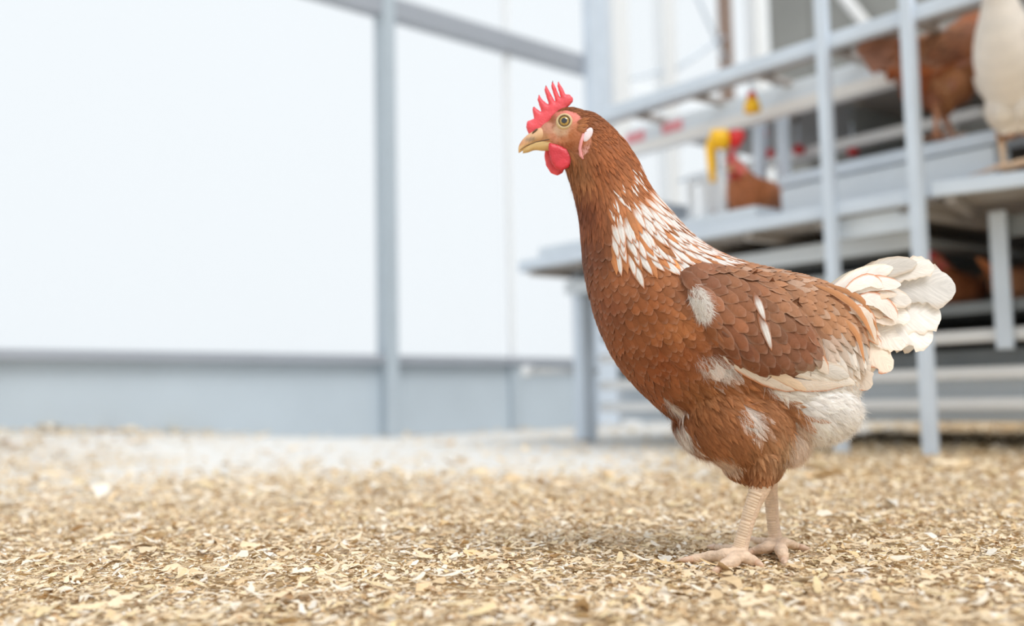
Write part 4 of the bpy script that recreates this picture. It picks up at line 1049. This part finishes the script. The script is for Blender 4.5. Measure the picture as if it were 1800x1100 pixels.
# the larger shavings, each its own piece
protos = []
for j in range(14):
    rr = np.random.default_rng(100 + j); nl = 9; L = rr.uniform(.016, .034); wd = L * rr.uniform(.10, .26); cu = rr.uniform(-1.6, 1.6); V = []; Fc = []
    for i in range(nl):
        t = i / (nl - 1) - .5; an = cu * t * 1.3; w_ = wd * (1 - abs(2 * t) ** 3 * rr.uniform(.4, .9))
        cx = L * t; cz = abs(cu) * L * .35 * t * t; cyy = L * .18 * math.sin(cu * 2 * t)
        V += [(cx, cyy - w_ * .5, cz + w_ * .15 * an), (cx, cyy, cz + w_ * .12), (cx, cyy + w_ * .5, cz - w_ * .15 * an)]
    for i in range(nl - 1):
        b = i * 3; Fc += [(b, b + 3, b + 4, b + 1), (b + 1, b + 4, b + 5, b + 2)]
    me = bpy.data.meshes.new('shaving'); me.from_pydata(V, [], Fc); me.update(); me.materials.append(M_LITTER); me.polygons.foreach_set('use_smooth', [True] * len(me.polygons))
    c = PAL[[7, 2, 1, 1, 4, 7, 3, 0, 2, 9, 1, 0, 7, 0][j]]; col = np.ones((len(V), 4), dtype=np.float32); col[:, :3] = c; a_ = me.color_attributes.new('col', 'FLOAT_COLOR', 'POINT'); a_.data.foreach_set('color', col.ravel()); protos.append(me)
r = np.random.default_rng(55); cnt = 0
while cnt < 260:
    y = r.uniform(.66, 1.7); x = r.uniform(-.56, .56) * y
    if np.min(np.hypot(x - FOOT[:, 0], y - FOOT[:, 1])) < .05: continue
    o = bpy.data.objects.new('shaving', protos[cnt % 14]); COL.objects.link(o); o.parent = floor
    o.location = (x, y, .0085 + r.uniform(0, .003)); o.rotation_euler = (r.normal(0, .12), r.normal(0, .10), r.uniform(0, 6.28)); cnt += 1

# ================================================================== THE OTHER HENS
def merged(name, objs, mt_):
    V = []; Fc = []; Cc = []; U = []
    for o in objs:
        me = o.data; b = len(V); V += [v.co.copy() for v in me.vertices]; Fc += [tuple(i + b for i in p.vertices) for p in me.polygons]
        Cc += [tuple(d.color)[:3] for d in me.color_attributes['col'].data]; ux = [None] * len(me.vertices)
        for l, d in zip(me.loops, me.uv_layers[0].data): ux[l.vertex_index] = tuple(d.uv)
        U += [u or (0, 0) for u in ux]
    me = mesh_from(name, V, Fc, None, mt_, True, Cc, U).data
    bpy.data.objects.remove(bpy.data.objects[[o.name for o in bpy.data.objects if o.data == me][0]]); return me
MH = {'hackle_feathers': merged('hackle_feathers', [o for o in HL.children if o.name.startswith('hackle_feather')], M_FEATHER),
      'tail': merged('tail', [o for o in tail.children], M_FEATHER),
      'wing_feathers': merged('wing_feathers', [o for o in list(wingF.children) + list(wingN.children)], M_FEATHER)}
def recolour(me, fn):
    m2 = me.copy(); a_ = m2.color_attributes['col']; n = len(m2.vertices); c = np.zeros(n * 4, dtype=np.float32); a_.data.foreach_get('color', c); c = c.reshape(-1, 4)
    p = np.zeros(n * 3, dtype=np.float32); m2.vertices.foreach_get('co', p); c[:, :3] = np.clip(fn(c[:, :3], p.reshape(-1, 3)), 0, 1); a_.data.foreach_set('color', c.ravel()); return m2
def clone_hen(pos, rotz, label, fn, parts=('body', 'head_plumage', 'neck_plumage', 'hackle_plumage', 'breast_plumage', 'back_plumage', 'saddle_plumage', 'thigh_plumage', 'comb', 'wattle', 'upper_beak', 'lower_beak', 'ear_lobe', 'leg_scales', 'claw', 'belly_down')):
    E = empty('hen', pos, label=label, category='hen'); E['group'] = 'hens on the rack'; E.rotation_euler = (0, 0, rotz)
    inv = Matrix.Translation(-Vector((HL.location.x, HL.location.y, HL.location.z)))
    def add(nm, me, kind=None):
        if 'col' in me.color_attributes: me = recolour(me, fn)
        o = bpy.data.objects.new(nm, me); COL.objects.link(o); o.parent = E; o.matrix_parent_inverse = inv
        if kind: o['kind'] = kind
        return o
    for ch in list(HL.children):
        st = ch.name.split('.')[0]
        if st in parts and ch.type == 'MESH':
            o = add(st, ch.data, ch.get('kind'))
            for md in ch.modifiers:
                m_ = o.modifiers.new(md.name, md.type); m_.levels = 1; m_.render_levels = 1
        if st == 'wing': add('wing', ch.data)
        if st == 'eye': add('eye', ch.data); add('pupil', ch.children[0].data)
    add('hackles', MH['hackle_feathers'], 'stuff'); add('tail', MH['tail'], 'stuff'); add('wing_coverts', MH['wing_feathers'], 'stuff')
    return E
def darker(c, p):
    lum = c.mean(1, keepdims=True); k = np.clip((lum - .45) / .3, 0, 1); k = np.where(((p[:, 0] > W(1500, 500).x) & (p[:, 2] > .2))[:, None], k * .2, k)
    br = np.array(lin((160, 90, 52))) * (0.7 + .5 * lum); k = np.maximum(k, .8 * (lum > .3)); return (c * (1 - k) + br * k) * 1.0
def whitefront(c, p):
    f = (((p[:, 0] < W(1150, 500).x) & (p[:, 2] > .08) & (p[:, 2] < .42)) | ((p[:, 0] < W(1290, 500).x) & (p[:, 2] > .08) & (p[:, 2] < .22)))[:, None]
    wh = np.array(lin((250, 244, 236))); n = np.sin(p[:, 0:1] * 140) * np.sin(p[:, 2:3] * 110) * .5 + .5
    return np.where(f, c * .1 + wh * .9 * (.92 + .08 * n), c)
clone_hen(W(1664, 250, 2.60) , math.radians(165), 'brown hen seen from behind on the perch between front post and white breasted hen', darker)
clone_hen(W(1796, 296, 2.36) , math.radians(52), 'white breasted hen standing on the landing platform at the right edge', whitefront)

SIT = [(1040, 640, 1085, 575, 28), (1050, 680, 1120, 600, 42), (1060, 730, 1170, 640, 75), (1090, 790, 1230, 655, 105), (1150, 840, 1300, 650, 125), (1250, 855, 1370, 655, 130), (1350, 850, 1430, 660, 115), (1430, 820, 1480, 665, 85), (1490, 770, 1530, 670, 50), (1530, 720, 1560, 660, 25)]
sh = W(1062, 612) - W(1004, 226)
def mv(VF, d): return [Vector(v) + d for v in VF[0]], VF[1]
sit0 = voxel_body('body', [loft(SIT, 32, 40)] + [mv(x, sh) for x in head_shape()], 0.003, 4)
SB = bvh_of(sit0.data)
def sit_col(P):
    px, py = proj((P[0], Y0 - abs(P[1] - Y0), P[2]))
    hx, hy = px - (1062 - 1004), py - (612 - 226)
    if hx < 1035 and hy < 280 and inpoly(hx, hy, FACE): return np.array(lin((206, 112, 104)))
    return base_col(1100 + 300 * max(0, min(1, (px - 1080) / 400)), 520) 
paint(sit0, sit_col); sit0.data.materials.append(M_BODY)
P, Nn = sample_surface(sit0.data, 14000); R = []
for p in P:
    px, py = proj((p[0], Y0 - abs(p[1] - Y0), p[2])); hx, hy = px - 58, py - 386
    R.append(0 if (hx < 1040 and hy < 290 and inpoly(hx, hy, FACE)) else (7 if hy < 270 and hx < 1060 else 13) * K)
fm = FM()
for i in thin(P, R):
    p = P[i]; small = R[i] < 10 * K; px, py = proj(p); d = Vector((.7, 0, -1 if px < 1130 else -.25)); C, N = surf_line(SB, p, d, (20 if small else 42) * K, 6, .0003, .003)
    vane(fm, C, N, (4 if small else 13) * K, sit_col(p), 'hackle' if small else 'round', 'plain')
sitp = fm.build('plumage').data
tfm = FM()
for k_ in range(9):
    a = -.5 + k_ * .12; S = [W(1510, 690) + Vector((math.cos(a), (k_ - 4) * .08, -math.sin(a))) * (t * .085) for t in np.linspace(0, 1, 7)]
    vane(tfm, S, [Vector((0, -1, .5)).normalized()] * 7, 14 * K, np.array(lin((190, 130, 90))), 'round', 'cream')
sitt = tfm.build('tail').data
for nm in ('plumage', 'tail'):
    for o in [o for o in bpy.data.objects if o.type == 'MESH' and o.data in (sitp, sitt)]: bpy.data.objects.remove(o)
sitb = sit0.data; bpy.data.objects.remove(sit0)
SREF = Vector((W(1300, 855).x, Y0, W(1300, 856).z))
def sit_hen(pos, rotz, label, tint=1.0, group='hens on the rack'):
    E = empty('hen', pos, label=label, category='hen'); E['group'] = group; E.rotation_euler = (0, 0, rotz); inv = Matrix.Translation(-SREF)
    for nm, me in (('body', sitb), ('plumage', sitp), ('tail', sitt)):
        m2 = recolour(me, lambda c, p: c * np.array(tint)); o = bpy.data.objects.new(nm, m2); COL.objects.link(o); o.parent = E; o.matrix_parent_inverse = inv
        if nm != 'body': o['kind'] = 'stuff'
    for ch in HL.children:
        st = ch.name.split('.')[0]
        if st in ('comb', 'wattle', 'upper_beak', 'lower_beak', 'eye'):
            o = bpy.data.objects.new(st, ch.data); COL.objects.link(o); o.parent = E; o.matrix_parent_inverse = inv @ Matrix.Translation(sh)
    return E
sit_hen(A(0.665, 0.24, 0.702), math.radians(48), 'red-faced brown hen crouching on the middle tier beside the white curtain', 1.5)
sit_hen(A(0.92, 0.50, 0.702), math.radians(-60), 'brown hen resting low behind the white nest curtain')
sit_hen(A(0.23, 0.58, 0.388), math.radians(45), 'dark brown hen on the lower tier just right of the large front post', 1.3)  # lower-tier hens: tint lifts their colour in place of the missing light
sit_hen(A(0.06, 0.62, 0.388), math.radians(219), 'brown hen on the lower tier left of the platform leg', 1.5)
sit_hen(A(-0.12, 0.58, 0.388), math.radians(35), 'brown hen on the lower tier right of the platform leg at the frame edge', 1.4)
